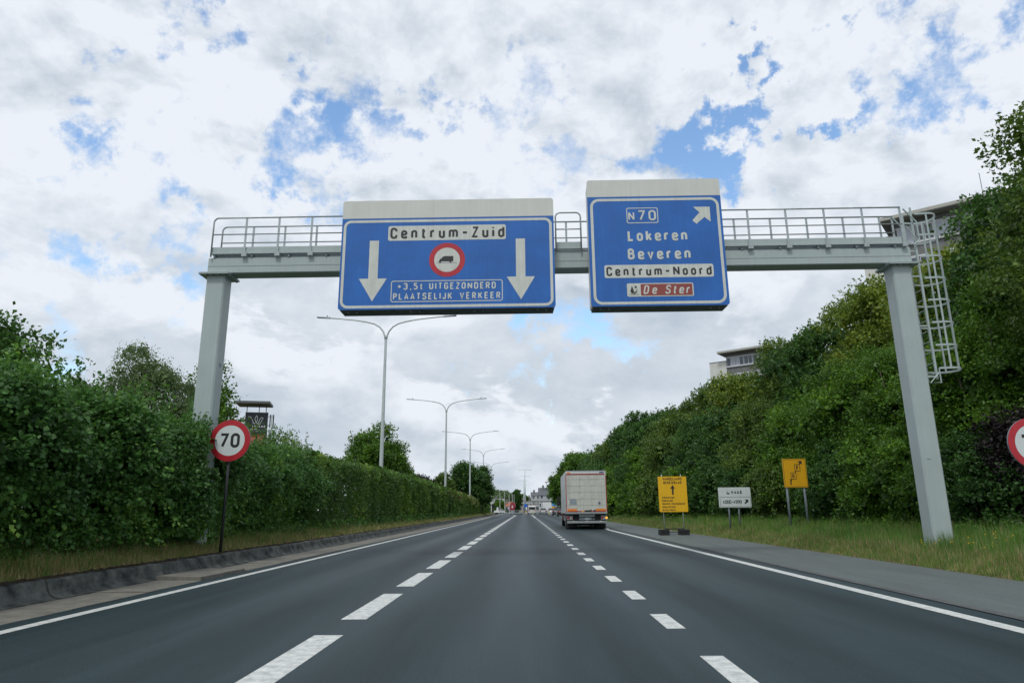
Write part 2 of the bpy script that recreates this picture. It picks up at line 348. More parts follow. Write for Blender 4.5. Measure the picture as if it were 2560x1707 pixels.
def ribbon(mb, pts, w, y, closed=False):
    P = []
    for p in pts:
        p = Vector(p)
        if not P or (p-P[-1]).length > 1e-5: P.append(p)
    if closed and (P[0]-P[-1]).length < 1e-4: P.pop()
    n = len(P); Lp = []
    for i in range(n):
        if closed: a, b = (P[i]-P[i-1]).normalized(), (P[(i+1) % n]-P[i]).normalized()
        else:
            a = (P[i]-P[i-1]).normalized() if i else (P[1]-P[0]).normalized(); b = (P[i+1]-P[i]).normalized() if i < n-1 else a
        na, nb = Vector((-a.y, a.x)), Vector((-b.y, b.x)); mt = na+nb
        mt = mt.normalized() if mt.length > 1e-6 else na
        k = min(1/max(mt.dot(na), .35), 1.5); Lp.append((P[i]+mt*w/2*k, P[i]-mt*w/2*k))
    for i in range(n if closed else n-1):
        a, b = Lp[i]; c, d = Lp[(i+1) % n]
        mb.quad((a.x, y, a.y), (b.x, y, b.y), (d.x, y, d.y), (c.x, y, c.y))
def text(mb, s, x0, x1, z0, z1, y, w, sx=None, shear=0, split=None):
    """outer box x0..x1, baseline z0 to cap top z1, stroke w, lying on plane y"""
    sc = (z1-z0-w)/6; sx = sc if sx is None else sx*sc
    tot = sum(G[c][0] for c in s)*sx; n = len(s)-1
    gap = (x1-x0-w-tot)/max(n, 1) if n else 0
    if gap < w*1.05 and n:          # squeeze letters
        f = (x1-x0-w-n*w*1.4)/tot; sx *= f; gap = w*1.4
    x = x0+w/2; k = 0; parts = []
    for c in s:
        if split is not None: mb = MB()
        for pts, r in G[c][1]:
            q = rounded(pts, r); closed = len(pts) > 3 and pts[0] == pts[-1]
            q = [(x+a*sx+shear*b*sc, z0+w/2+b*sc) for a, b in q]
            ribbon(mb, q, w, y-.0002*(k % 3), closed); k += 1
        x += G[c][0]*sx+gap
        if split is not None and c != ' ': split[0](mb, 'letter', split[1])
def rrect(x0, x1, z0, z1, r, n=6):
    out = []
    for cx_, cz_, a0 in ((x1-r, z1-r, 0), (x0+r, z1-r, 90), (x0+r, z0+r, 180), (x1-r, z0+r, 270)):
        for i in range(n+1): a = radians(a0+90*i/n); out.append((cx_+r*cos(a), cz_+r*sin(a)))
    return out
def panel(x0, x1, z0, z1, r, y, d=None):       # rounded board, optionally with depth d behind y
    mb = MB(); P = rrect(x0, x1, z0, z1, r)
    if d: mb.prism(P, 'y', y, y+d)
    else: mb.quad(*[(a, y, b) for a, b in P])
    return mb
def frame(x0, x1, z0, z1, r, w, y):
    mb = MB(); ribbon(mb, rrect(x0, x1, z0, z1, r), w, y, True); return mb

# ------------------------------------------------------------ ground, road, kerb
ASPH = mat('asphalt', (.018, .034, .040), .60, 0, .30, 1.1, 0, .22, stretch=(1.6, .12, 1), detail=9)
def grainy(M, scale, amt, bump):      # fine stone grain on top of the large wear pattern
    t = M.node_tree; b = t.nodes['Principled BSDF']; src = b.inputs['Base Color'].links[0].from_socket
    tc = t.nodes.new('ShaderNodeTexCoord'); n = t.nodes.new('ShaderNodeTexNoise'); n.inputs['Scale'].default_value = scale; n.inputs['Detail'].default_value = 3
    t.links.new(tc.outputs['Object'], n.inputs['Vector'])
    r = t.nodes.new('ShaderNodeMapRange'); t.links.new(n.outputs[0], r.inputs[0]); r.inputs[1].default_value = .3; r.inputs[2].default_value = .7
    r.inputs[3].default_value = 1-amt; r.inputs[4].default_value = 1+amt
    v = t.nodes.new('ShaderNodeVectorMath'); v.operation = 'SCALE'; t.links.new(src, v.inputs[0]); t.links.new(r.outputs[0], v.inputs['Scale'])
    t.links.new(v.outputs[0], b.inputs['Base Color'])
    bp = t.nodes.new('ShaderNodeBump'); bp.inputs['Strength'].default_value = bump; bp.inputs['Distance'].default_value = .004
    t.links.new(n.outputs[0], bp.inputs['Height']); t.links.new(bp.outputs[0], b.inputs['Normal'])
grainy(ASPH, 75, .6, .8)
def tracks(M):      # polished wheel tracks and a few oil drips along each lane
    t = M.node_tree; b = t.nodes['Principled BSDF']; src = b.inputs['Base Color'].links[0].from_socket
    tc = t.nodes.new('ShaderNodeTexCoord'); sp = t.nodes.new('ShaderNodeSeparateXYZ'); t.links.new(tc.outputs['Object'], sp.inputs[0])
    def mt(op, a, b_=0., c_=0.):
        n = t.nodes.new('ShaderNodeMath'); n.operation = op
        for i, v in enumerate((a, b_, c_)):
            if isinstance(v, (int, float)): n.inputs[i].default_value = v
            else: t.links.new(v, n.inputs[i])
        return n.outputs[0]
    w = mt('SINE', mt('MULTIPLY_ADD', sp.outputs[0], 2*pi/1.8, 2.2))
    mp = t.nodes.new('ShaderNodeMapping'); t.links.new(tc.outputs['Object'], mp.inputs[0]); mp.inputs['Scale'].default_value = (2.2, .7, 1)
    o = t.nodes.new('ShaderNodeTexNoise'); o.inputs['Scale'].default_value = 2.4; o.inputs['Detail'].default_value = 5; o.inputs['Roughness'].default_value = .7; t.links.new(mp.outputs[0], o.inputs['Vector'])
    r = t.nodes.new('ShaderNodeMapRange'); t.links.new(o.outputs[0], r.inputs[0]); r.inputs[1].default_value = .64; r.inputs[2].default_value = .72; r.inputs[3].default_value = 0; r.inputs[4].default_value = .35
    k = mt('SUBTRACT', mt('MULTIPLY_ADD', w, .09, 1.0), r.outputs[0])
    v = t.nodes.new('ShaderNodeVectorMath'); v.operation = 'SCALE'; t.links.new(src, v.inputs[0]); t.links.new(k, v.inputs['Scale']); t.links.new(v.outputs[0], b.inputs['Base Color'])
    t.links.new(mt('MULTIPLY_ADD', w, -.05, .60), b.inputs['Roughness'])
tracks(ASPH)
SHLD = mat('shoulder_asphalt', (.092, .112, .110), .75, 0, .14, 1.3, 0, .4, stretch=(2.2, .25, 1), detail=8); grainy(SHLD, 70, .30, .5)
JOINT = mat('joint_asphalt', (.075, .08, .08), .8, 0, .3, 3); grainy(JOINT, 60, .4, .6)
CONC = mat('gutter_concrete', (.165, .16, .14), .8, 0, .28, 3.5, .2, .3, detail=8)
KERBM = mat('kerb_concrete', (.082, .090, .086), .85, 0, .35, 3.2, .35, .2, detail=9, col2=(.012, .016, .018))
PAINT = mat('road_paint', (.58, .60, .58), .6, 0, .14, 9, 0, .4, detail=12, col2=(.36, .38, .37)); grainy(PAINT, 55, .12, .3)
SOIL = mat('verge_soil', (.085, .085, .03), .95, 0, .4, 1.6, .3, .1, detail=8, col2=(.07, .05, .028))
EARTH = mat('kerb_edge_soil', (.03, .025, .018), .95, 0, .4, 14, .5, .1)

prof = [(-1500,.5), (-60,.5), (-8.6,.5), (-7.9,.36), (-7.42,.262), (-7.38,-.06), (8.22,-.06), (8.30,-.012), (8.8,.06), (9.6,.20), (10.8,.36), (12.5,.46), (60,.5), (1500,.5)]
rows = [-80, -10] + list(np.linspace(0, 60, 31)) + list(np.linspace(66, 170, 27)) + [176, 2500]
mb = MB()
rr_ = np.random.default_rng(4)
for j, y in enumerate(rows):
    for i, (x, z) in enumerate(prof):
        zz = z if y <= 171 else -.06
        if 0 < y < 170 and (z > .04) and abs(x) < 100 and abs(x) > 7.45: zz += rr_.normal(0, .014)
        mb.v.append((x, y, zz))
n = len(prof)
for j in range(len(rows)-1):
    for i in range(n-1): a = j*n+i; mb.f.append((a, a+1, a+n+1, a+n))
g = tag(mb.obj('ground', SOIL, smooth=True), kind='structure')

mb = MB(); ys = [-40, 0, 40, 90, 171, 240]
for a, b in zip(ys, ys[1:]): mb.quad((-6.12, a, 0), (5.62, a, 0), (5.62, b, 0), (-6.12, b, 0))
road = tag(mb.obj('road', ASPH), kind='structure')
mb = MB().quad((-70, 171.2, -.004), (90, 171.2, -.004), (90, 246, -.004), (-70, 246, -.004)).quad((-9, 246, -.004), (16, 246, -.004), (8, 900, -.004), (-4, 900, -.004))
tag(mb.obj('road_junction', SHLD), kind='structure')
mb = MB()
for a, b in zip(ys[:-1], ys[1:-1]): mb.quad((5.60, a, .006), (8.32, a, .006), (8.32, b, .006), (5.60, b, .006))
tag(mb.obj('hard_shoulder', SHLD), kind='structure')
tag(strip('shoulder_joint', [(5.58, y) for y in (-40, 0, 40, 171)], .010, .16, JOINT), kind='structure')

def mark(name, x0, x1, y0, y1, me=None):
    o = MB().box(x0, x1, y0, y1, .001, .005).obj(name, PAINT, road) if me is None else bpy.data.objects.new(name, me)
    if me is not None: COL.objects.link(o); o.parent = road
    return o
# left lane line: 0.30 m wide dashes 2.5 m long every 3.55 m ; right lane line: 0.20 m wide, 1 m long every 2.42 m
d0 = mark('lane_dash', -2.20, -1.90, 5.0, 7.5)
for k in range(-3, 40):
    if k == 0: continue
    o = mark('lane_dash', 0, 0, 0, 0, d0.data); o.location = (0, 3.55*k, 0)
s0 = mark('short_lane_dash', 1.50, 1.70, 5.36, 6.38)
for k in range(-4, 43):
    if k == 0: continue
    o = mark('short_lane_dash', 0, 0, 0, 0, s0.data); o.location = (0, 2.42*k, 0)
def edge(name, pts, w): strip(name, pts, .004, w, PAINT, road)
edge('edge_line', [(-5.72, -40), (-5.72, 13), (-5.76, 60), (-5.95, 110), (-6.6, 150), (-7.9, 171)], .17)
edge('edge_line', [(5.07, -40), (5.07, 41), (5.10, 43.5)], .21)
edge('edge_line', [(5.10, 43.6), (5.9, 50), (6.5, 58), (6.55, 66)], .2)
edge('edge_line', [(6.55, 67), (6.5, 120), (6.4, 168)], .2)
edge('lane_line', [(-2.05, 146.5), (-2.1, 152), (-2.35, 157), (-2.9, 161.5), (-3.7, 164.5), (-4.6, 166)], .34)
edge('lane_line', [(1.60, 108), (1.60, 150), (1.5, 158), (1.0, 163), (.4, 166)], .26)
edge('lane_line', [(.3, 166.3), (-.4, 169.3), (-1.2, 171)], .5)
edge('stop_line', [(-8.4, 166.4), (-4.7, 166.4)], .6)
edge('stop_line', [(-5.2, 142), (-3.4, 142)], .35)

# concrete gutter slabs and kerb stones, one by one where they can be told apart
ch = np.random.default_rng(3)
gut = tag(MB().quad((-7.02, 44, .012), (-6.13, 44, 0.002), (-6.13, 171, .002), (-7.02, 171, .012)).obj('gutter', CONC), kind='structure')
y = 2.0
while y < 44:
    ln = 1.9; dz = 0.0; tilt = 0
    if 12.6 < y < 14.0: dz = .075; ln = 2.2
    x1 = -6.13 + ch.normal(0, .006) - (.03 if dz else 0)
    mb = MB(); a, b = y+.012, y+ln-.012
    t0, t1 = ch.normal(0, .004), ch.normal(0, .004)
    mb.hexa([(-7.02, a, -.06), (x1, a, -.06), (x1-(.05 if dz else 0), b, -.06), (-7.02, b, -.06),
             (-7.02, a, .012+dz+t0), (x1, a, .004+dz*.8+t0), (x1-(.05 if dz else 0), b, .004+dz*.5+t1), (-7.02, b, .012+dz*.6+t1)])
    mb.obj('concrete_slab', CONC, gut); y += ln
KP = [(-6.98,-.06), (-6.98,.02), (-7.06,.035), (-7.125,.075), (-7.165,.13), (-7.19,.20), (-7.215,.262), (-7.25,.286), (-7.34,.292), (-7.395,.28), (-7.40,-.06)]
def kerb(y0, y1, jag=True):
    mb = MB(); ns = max(1, int((y1-y0)/.11)) if jag else 1; n = len(KP)
    for j in range(ns+1):
        yy = y0+(y1-y0)*j/ns; w = ch.normal(0, .007) if jag else 0; h = ch.normal(0, .006) if jag else 0
        for i, (x, z) in enumerate(KP):
            mb.v.append((x+(w if 5 <= i <= 8 else 0), yy, z+(h if 6 <= i <= 9 else 0)))
    for j in range(ns):
        for i in range(n-1): a = j*n+i; mb.f.append((a, a+1, a+n+1, a+n))
    mb.f.append(tuple(range(n))); mb.f.append(tuple(ns*n+i for i in range(n))[::-1])
    return mb
kb = tag(kerb(44, 171, False).obj('kerb', KERBM), kind='structure')
y = 1.0
while y < 44:
    ln = 2.4; o = kerb(y+.012, min(y+ln-.012, 43.99)).obj('kerb_stone', KERBM, kb); o.location.x = ch.normal(0, .006); o.location.z = ch.normal(0, .004); y += ln
mb = MB()     # crumbling soil edge lying on the kerb top
ns = 900; yy = np.linspace(2, 60, ns)
for j in range(ns):
    w = .05+abs(ch.normal(0, .025)); h = .295+abs(ch.normal(0, .014))
    mb.v += [(-7.30-w*0+ch.normal(0, .018), yy[j], .290), (-7.36+ch.normal(0, .01), yy[j], h+.02), (-7.46, yy[j], .29)]
for j in range(ns-1):
    a = 3*j; mb.f += [(a, a+1, a+4, a+3), (a+1, a+2, a+5, a+4)]
tag(mb.obj('soil_edge', EARTH), 'dark crumbling soil edge lying along the top of the kerb', 'soil', kind='stuff')

# ------------------------------------------------------------ sign gantry
gan = thing('sign_gantry', 'grey steel sign gantry with walkway and caged ladder spanning the whole road', 'gantry', (0, 17, 0))
def gp(mb, name, m=GALV, parent=gan, smooth=False):      # world mesh -> child of the gantry
    mb.xf(Matrix.Translation((0, -17, 0))) if parent is gan else None
    return mb.obj(name, m, parent, smooth)
def column(x0, x1, z0):
    mb = MB(); c = .035; y0, y1, z1 = 17.0, 17.47, 7.40
    P = [(x0+c, y0), (x1-c, y0), (x1, y0+c), (x1, y1-c), (x1-c, y1), (x0+c, y1), (x0, y1-c), (x0, y0+c)]
    mb.prism(P, 'z', z0, z1); return gp(mb, 'column')
cL = column(-8.44, -7.95, .35); cR = column(9.77, 10.26, .15)
for a, b in ((-8.60, -7.80), (9.62, 10.42)):
    gp(MB().bevbox(a, b, 16.86, 17.60, 7.403, 7.43, .004), 'flange_plate')
    gp(MB().bevbox(a, b, 16.86, 17.60, 7.433, 7.458, .004), 'flange_plate')
    for bx in np.linspace(a+.06, b-.06, 5):
        for by in (16.90, 17.56): gp(MB().tube([(bx, by, 7.375), (bx, by, 7.403)], .018, 6), 'bolt', DARKM)
mb = MB(); y0, y1, z0, z1, c = 17.0, 17.47, 7.46, 7.905, .02
mb.prism([(y0, z0+c), (y0+c, z0), (y1-c, z0), (y1, z0+c), (y1, z1-c), (y1-c, z1), (y0+c, z1), (y0, z1-c)], 'x', -8.43, 10.30); gp(mb, 'beam')
gp(MB().box(-8.425, 10.295, 16.994, 16.9995, 7.655, 7.662), 'beam_seam', GALVD)
# hand hole covers and bolts on the columns
gp(MB().box(-7.9495, -7.944, 17.18, 17.30, 4.95, 5.05), 'cover_plate', GALVD)
gp(MB().box(9.90, 9.99, 16.994, 16.9995, 2.35, 2.37), 'cover_plate', GALVD)
# walkway: grating on cross bearers
gr_ = MB()
for x in np.arange(-8.36, 10.2, .034): gr_.box(x, x+.006, 16.98, 17.50, 7.990, 8.020)
for y in (17.00, 17.16, 17.32, 17.48): gr_.box(-8.36, 10.2, y-.004, y+.004, 7.985, 8.022)
tag(gp(gr_, 'walkway_grating', GALVD), kind='stuff')
for x in np.arange(-8.3, 10.3, 1.01): gp(MB().box(x, x+.05, 16.97, 17.50, 7.906, 7.984), 'bearer', GALVD)
def lipped(x0, x1):
    gp(MB().box(x0, x1, 16.958, 16.966, 8.035, 8.185), 'toe_board')
    gp(MB().box(x0, x1, 16.935, 16.99, 7.985, 8.03), 'walkway_edge')
for a, b in ((-8.36, -4.80), (.93, 1.60), (5.33, 10.18)): lipped(a, b)
gp(MB().box(-8.36, 10.18, 17.506, 17.514, 8.035, 8.185), 'toe_board')
gp(MB().box(-8.36, 10.18, 17.50, 17.53, 7.985, 8.03), 'walkway_edge')
def railing(x0, x1, y, zb, posts, roundl, roundr, name='guard_rail'):
    z1, zm, r = 9.02, 8.54, .13
    e = MB(); pts = []
    if roundl: pts += [(x0, y, zb)] + [(x0+r-r*cos(a), y, z1-r+r*sin(a)) for a in np.linspace(0, pi/2, 6)]
    else: pts += [(x0, y, z1)]
    if roundr: pts += [(x1-r+r*sin(a), y, z1-r+r*cos(a)) for a in np.linspace(0, pi/2, 6)] + [(x1, y, zb)]
    else: pts += [(x1, y, z1)]
    e.tube(pts, .022, 8); t = gp(e, name, GALVR, smooth=True)
    MB().tube([(x0, y-17, zm), (x1, y-17, zm)], .018, 8).obj('middle_rail', GALVR, t, True)
    for px in posts:
        p = MB().box(px-.028, px+.028, y-17-.006, y-17+.006, zb, z1-.01)
        p.obj('post', GALVR, t)
        if zb < 8: MB().box(px-.06, px+.075, y-17-.03, y-17+.045, zb, zb+.12).obj('post_bracket', GALVR, t)
P1 = [-7.455+.893*k for k in range(3)]
railing(-8.35, -4.83, 16.93, 7.90, P1, True, False)
railing(.925, 1.60, 16.93, 7.90, [], True, True)
railing(5.33, 10.16, 16.93, 7.90, [6.08, 7.10, 8.12, 9.13, 10.14], False, False)
railing(-8.375, 10.27, 17.53, 8.19, [-7.50+.89*k for k in range(3)]+[1.25]+[5.9+1.0*k for k in range(5)]+[10.25], True, False)
# caged ladder on the right column
lad = thing('ladder', None, None, (0, 0, 0)); lad.parent = gan
def lp(mb, name): mb.xf(Matrix.Translation((0, -17, 0))); o = mb.obj(name, GALV, lad, False); return o
for y in (17.03, 17.43): lp(MB().box(10.46, 10.51, y-.012, y+.012, 4.35, 9.05), 'stringer')
for z in np.arange(4.5, 8.0, .28): lp(MB().tube([(10.485, 17.03, z), (10.485, 17.43, z)], .013, 6), 'rung')
for z in (4.42, 5.75, 7.1, 7.8):
    for y in (17.05, 17.41): lp(MB().box(10.262, 10.46, y-.02, y+.02, z-.02, z+.02), 'wall_bracket')
def hoop_pts(r=.36): return [(10.50+.02, 17.23-.30)]+[(10.84+r*cos(a), 17.23+r*.98*sin(a)) for a in np.linspace(-pi*.62, pi*.62, 17)]+[(10.50+.02, 17.23+.30)]
H = hoop_pts()
for k, z in enumerate(np.linspace(4.62, 8.82, 8)):
    mb = MB(); n0 = 0
    for (a, b), (c, d) in zip(H, H[1:]):
        mb.quad((a, b, z-.025), (c, d, z-.025), (c, d, z+.025), (a, b, z+.025))
        u = Vector((c-a, d-b)).normalized(); nx, ny = u.y*.006, -u.x*.006
        mb.quad((a-nx, b-ny, z-.025), (c-nx, d-ny, z-.025), (c-nx, d-ny, z+.025), (a-nx, b-ny, z+.025))
        mb.quad((a-nx, b-ny, z+.025), (c-nx, d-ny, z+.025), (c, d, z+.025), (a, b, z+.025))
        mb.quad((a-nx, b-ny, z-.025), (c-nx, d-ny, z-.025), (c, d, z-.025), (a, b, z-.025))
    lp(mb, 'cage_hoop')
for i in (2, 5, 9, 13, 16):
    a, b = H[i]; c = Vector((a-10.84, b-17.23)).normalized()*.012
    a -= c.x; b -= c.y; d = Vector((-c.y, c.x)).normalized()*.022; c = c*.35
    mb = MB().hexa([(a-d.x-c.x, b-d.y-c.y, 4.59), (a+d.x-c.x, b+d.y-c.y, 4.59), (a+d.x+c.x, b+d.y+c.y, 4.59), (a-d.x+c.x, b-d.y+c.y, 4.59),
                    (a-d.x-c.x, b-d.y-c.y, 8.85), (a+d.x-c.x, b+d.y-c.y, 8.85), (a+d.x+c.x, b+d.y+c.y, 8.85), (a-d.x+c.x, b-d.y+c.y, 8.85)])
    lp(mb, 'cage_bar')
for y in (16.95, 17.51):
    lp(MB().tube([(10.25, y, 8.98), (10.55, y, 8.60), (10.56, y, 8.1), (10.40, y, 7.95)], .022, 6), 'hand_rail')
lp(MB().tube([(10.52, 16.95, 4.62), (10.52, 16.95, 4.25), (10.27, 16.97, 4.25), (10.50, 16.95, 4.5)], .018, 6), 'foot_brace')
lp(MB().tube([(10.25, 16.95, 8.5), (10.52, 16.95, 8.05)], .018, 6), 'foot_brace')

# ------------------------------------------------------------ the two direction signs
def sign_box(name, label, x0, x1, z0, z1, zw):
    t = thing(name, label, 'road sign', ((x0+x1)/2, 16.4, z0)); off = Matrix.Translation((-(x0+x1)/2, -16.4, -z0))
    def P(mb, n, m): return mb.xf(off).obj(n, m, t)
    # housing: white box tapering slightly towards the back, blue front board, white cap board
    mb = MB(); c = .06; yb = 16.93; P0 = rrect(x0+.01, x1-.01, z0, z1, .07, 3); n = len(P0)
    P1_ = rrect(x0+.02, x1-.02, z0+.02, z1-.02, .07, 3)
    mb.v += [(a, 16.412, b) for a, b in P0]+[(a, yb, b) for a, b in P1_]
    mb.f.append(tuple(range(n))); mb.f.append(tuple(range(2*n-1, n-1, -1)))
    for i in range(n): j = (i+1) % n; mb.f.append((i, j, n+j, n+i))
    P(mb, 'housing', WHITEP)
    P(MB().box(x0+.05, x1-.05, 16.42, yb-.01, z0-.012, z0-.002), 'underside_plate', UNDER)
    fb = rrect(x0, x1, z0, z1, .07, 5)
    lo = [(a, b) for a, b in fb if b < zw-.01]; lo = [p for p in lo]
    blue = [(x0, zw-.002), *[p for p in lo if p[0] < (x0+x1)/2], *[p for p in lo if p[0] >= (x0+x1)/2], (x1, zw-.002)]
    hi = [(a, b) for a, b in fb if b > zw+.01]
    white = [(x1, zw+.002), *[p for p in hi if p[0] > (x0+x1)/2], *[p for p in hi if p[0] <= (x0+x1)/2], (x0, zw+.002)]
    P(MB().prism(blue, 'y', 16.395, 16.410), 'blue_board', BLUE); P(MB().prism(white, 'y', 16.395, 16.410), 'white_board', WHITEP)
    for k in range(max(2, int((x1-x0)/1.3))):
        bx = x0+.35+k*(x1-x0-.7)/(max(2, int((x1-x0)/1.3))-1)
        for s in (-.11, .11): P(MB().box(bx+s-.012, bx+s+.012, 16.5, 16.56, z0-.05, z0-.01), 'bracket', GALVD)
    return t, P
y1_, y2_, y3_ = 16.392, 16.389, 16.386
t, P = sign_box('direction_sign', 'wide blue overhead sign reading Centrum-Zuid with two white down arrows', -4.69, .85, 6.20, 9.20, 8.695)
P(frame(-4.61, .765, 6.275, 8.61, .16, .07, y1_), 'border', WHITEF)
P(panel(-3.47, -.40, 8.06, 8.472, .05, y1_), 'white_plate', WHITEF)
text(None, 'Centrum-Zuid', -3.415, -.435, 8.115, 8.425, y2_, .058, 1.0, split=(P, BLACKF))
P(MB().ring(-1.922, y1_, 7.515, .335, .465), 'red_ring', REDF); P(MB().disc(-1.922, y1_, 7.515, .333), 'white_disc', WHITEF)
P(MB().quad(*[(x, y2_, z) for x, z in ((-2.143,7.455), (-2.12,7.50), (-2.09,7.545), (-2.07,7.545), (-2.035,7.60), (-2.005,7.60), (-2.005,7.615), (-1.76,7.615), (-1.76,7.47), (-2.143,7.47))])
  .disc(-2.10, y2_-.0005, 7.458, .026, 16).disc(-1.835, y2_-.0005, 7.458, .026, 16), 'lorry_symbol', BLACKF)
P(MB().quad((-2.19, y2_, 7.428), (-1.66, y2_, 7.428), (-1.66, y2_, 7.434), (-2.19, y2_, 7.434)), 'ground_line', BLACKF)
P(frame(-3.34, -.50, 6.40, 6.95, .05, .022, y1_), 'text_frame', WHITEF)
for s_, a_, b_, z_ in (('+3,5t', -3.19, -2.53, 6.717), ('UITGEZONDERD', -2.37, -.665, 6.717), ('PLAATSELIJK', -3.29, -1.78, 6.45), ('VERKEER', -1.585, -.55, 6.45)):
    text(None, s_, a_, b_, z_, z_+.18, y2_, .032, split=(P, WHITEF))
for x in (-3.825, -.025):
    P(MB().quad(*[(x+a, y1_, b) for a, b in ((-.12,8.07), (.12,8.07), (.12,7.03), (.36,7.03), (0,6.42), (-.36,7.03), (-.12,7.03))]), 'down_arrow', WHITEF)
t, P = sign_box('direction_sign', 'tall blue overhead sign reading N70 Lokeren Beveren with an up-right arrow', 1.745, 5.235, 6.20, 9.685, 9.20)
P(frame(1.85, 5.14, 6.28, 9.11, .19, .07, y1_), 'border', WHITEF)
P(frame(2.765, 3.565, 8.455, 8.868, .04, .022, y1_), 'route_frame', WHITEF)
for s_, a_, b_, z_, h_, w_, k_ in (('N', 2.80, 2.985, 8.525, .24, .038, 1.0), ('70', 3.045, 3.52, 8.515, .29, .05, 1.2), ('Lokeren', 2.755, 4.29, 7.945, .30, .058, 1.0), ('Beveren', 2.735, 4.34, 7.443, .302, .058, 1.0)):
    text(None, s_, a_, b_, z_, z_+h_, y2_, w_, k_, split=(P, WHITEF))
P(MB().quad(*[(a, y1_, b) for a, b in ((4.503,8.878), (4.932,8.878), (4.926,8.456), (4.775,8.590), (4.558,8.402), (4.456,8.498), (4.656,8.722))]), 'diagonal_arrow', WHITEF)
P(panel(2.117, 4.895, 6.952, 7.30, .05, y1_), 'white_plate', WHITEF)
text(None, 'Centrum-Noord', 2.165, 4.845, 7.005, 7.253, y2_, .045, 1.0, split=(P, BLACKF))
P(panel(2.668, 4.35, 6.447, 6.80, .04, y1_), 'white_plate', WHITEF)
P(panel(3.015, 4.322, 6.472, 6.776, .02, y2_), 'brown_plate', BROWNF)
text(None, 'De', 3.075, 3.41, 6.510, 6.742, y3_, .036, .95, .2, split=(P, WHITEF)); text(None, 'Ster', 3.63, 4.245, 6.510, 6.742, y3_, .036, .95, .2, split=(P, WHITEF))
mb = MB()
for q in (((2.745,6.575), (2.795,6.735), (2.845,6.575)), ((2.765,6.54), (2.83,6.54), (2.80,6.65)), ((2.792,6.5), (2.80,6.5), (2.80,6.58), (2.792,6.58)),
          ((2.72,6.498), (2.97,6.498), (2.97,6.508), (2.72,6.508))): mb.quad(*[(a, y3_-.0003*len(mb.f), b) for a, b in q])
mb.disc(2.89, y3_, 6.70, .028, 16); mb.quad(*[(a, y3_-.001, b) for a, b in ((2.835,6.515), (2.93,6.655), (2.938,6.65), (2.85,6.515))])
mb.quad(*[(a, y3_-.0015, b) for a, b in ((2.82,6.545), (2.87,6.53), (2.93,6.575), (2.925,6.59), (2.87,6.55), (2.825,6.575))]); P(mb, 'forest_symbol', BLACKF)

# ------------------------------------------------------------ roadside signs
def speed_sign(x, y, z, R, zg, label):
    t = thing('speed_limit_sign', label, 'road sign', (x, y, zg)); off = Matrix.Translation((-x, -y, -zg))
    def P(mb, n, m, s=False): return mb.xf(off).obj(n, m, t, s)
    P(MB().tube([(x, y+.012, z), (x, y+.035, z)], R, 48), 'disc_plate', GALVD)
    P(MB().ring(x, y, z, R*.735, R), 'red_ring', REDF); P(MB().disc(x, y, z, R*.733), 'white_disc', SIGNW)
    for c_, a_ in (('7', -.50), ('0', .05)):
        mb = MB(); text(mb, c_, x+R*a_, x+R*(a_+.48), z-R*.34, z+R*.36, y-.004, R*.13, 1.1); P(mb, 'numeral', BLACKF)
    P(MB().tube([(x-.02, y+.09, zg-.2), (x-.02, y+.09, z+R*.6)], .036, 12), 'post', DARKM, True)
    for s in (-.2, .25): P(MB().box(x-.09, x+.07, y+.036, y+.14, z+s-.02, z+s+.02), 'clamp', GALVD)
speed_sign(-7.37, 16.9, 2.99, .515, .35, 'round red and white 70 speed limit sign on a dark post before the left hedge')
speed_sign(9.98, 13.5, 2.41, .50, .25, 'round 70 speed limit sign cut off at the right edge of the photo')

def board(name, label, x0, x1, z0, z1, y, zg, m, r=.03, posts=(), pr=.03, pm=GALVD, ptop=None, rim=None):
    t = thing(name, label, 'road sign', ((x0+x1)/2, y, zg)); off = Matrix.Translation((-(x0+x1)/2, -y, -zg))
    def P(mb, n, m, s=False): return mb.xf(off).obj(n, m, t, s)
    P(panel(x0, x1, z0, z1, r, y, .03), 'board', m)
    for px in posts: P(MB().tube([(px, y+.08, zg-.1), (px, y+.08, ptop or z1-.1)], pr, 10), 'post', pm, True)
    return t, P
X0, X1, Z0, Z1 = 6.455, 7.82, 1.07, 2.735; Y = 33.5
t, P = board('temporary_sign', 'yellow temporary board listing street names on rubber feet on the shoulder', X0, X1, Z0, Z1, Y, 0, YELLOW, .04, (6.655, 7.58), .022, GALV, 2.83)
mb = MB(); text(mb, 'HANDELAARS', 6.69, 7.60, 2.555, 2.69, Y-.004, .024); text(mb, 'BEREIKBAAR', 6.71, 7.58, 2.38, 2.51, Y-.004, .024)
for i, (s, e_) in enumerate((('Ankerstraat', 7.21), ('Kalkstraat', 7.13), ('Hendrik Heymanplein', 7.70), ('Nieuwstraat', 7.23), ('Grote Markt', 7.23))):
    text(mb, s, 6.60, e_, 1.70-i*.146, 1.80-i*.146, Y-.004, .017)
P(mb, 'lettering', BLACKF)
P(MB().quad(*[(7.14+a, Y-.004, b) for a, b in ((-.04,1.87), (.04,1.87), (.04,2.16), (.11,2.16), (0,2.34), (-.11,2.16), (-.04,2.16))]), 'up_arrow', BLACKF)
for px in (6.62, 7.56):
    for k in range(3): P(MB().bevbox(px-.22, px+.22, 33.30, 33.92, .012+k*.085, .092+k*.085, .015), 'rubber_foot', RUBBER)
P(MB().box(6.66, 7.58, 33.56, 33.62, .27, .31), 'cross_bar', DARKM); P(MB().box(6.6, 7.6, 33.70, 33.74, .12, .15), 'cross_bar', DARKM)
X0, X1, Z0, Z1 = 8.90, 10.37, 1.25, 2.15; Y = 32
t, P = board('zone_sign', 'white board reading WAAS 4000-4999 in the long grass', X0, X1, Z0, Z1, Y, .25, SIGNW, .05, (9.35, 9.80), .04, GALVD)
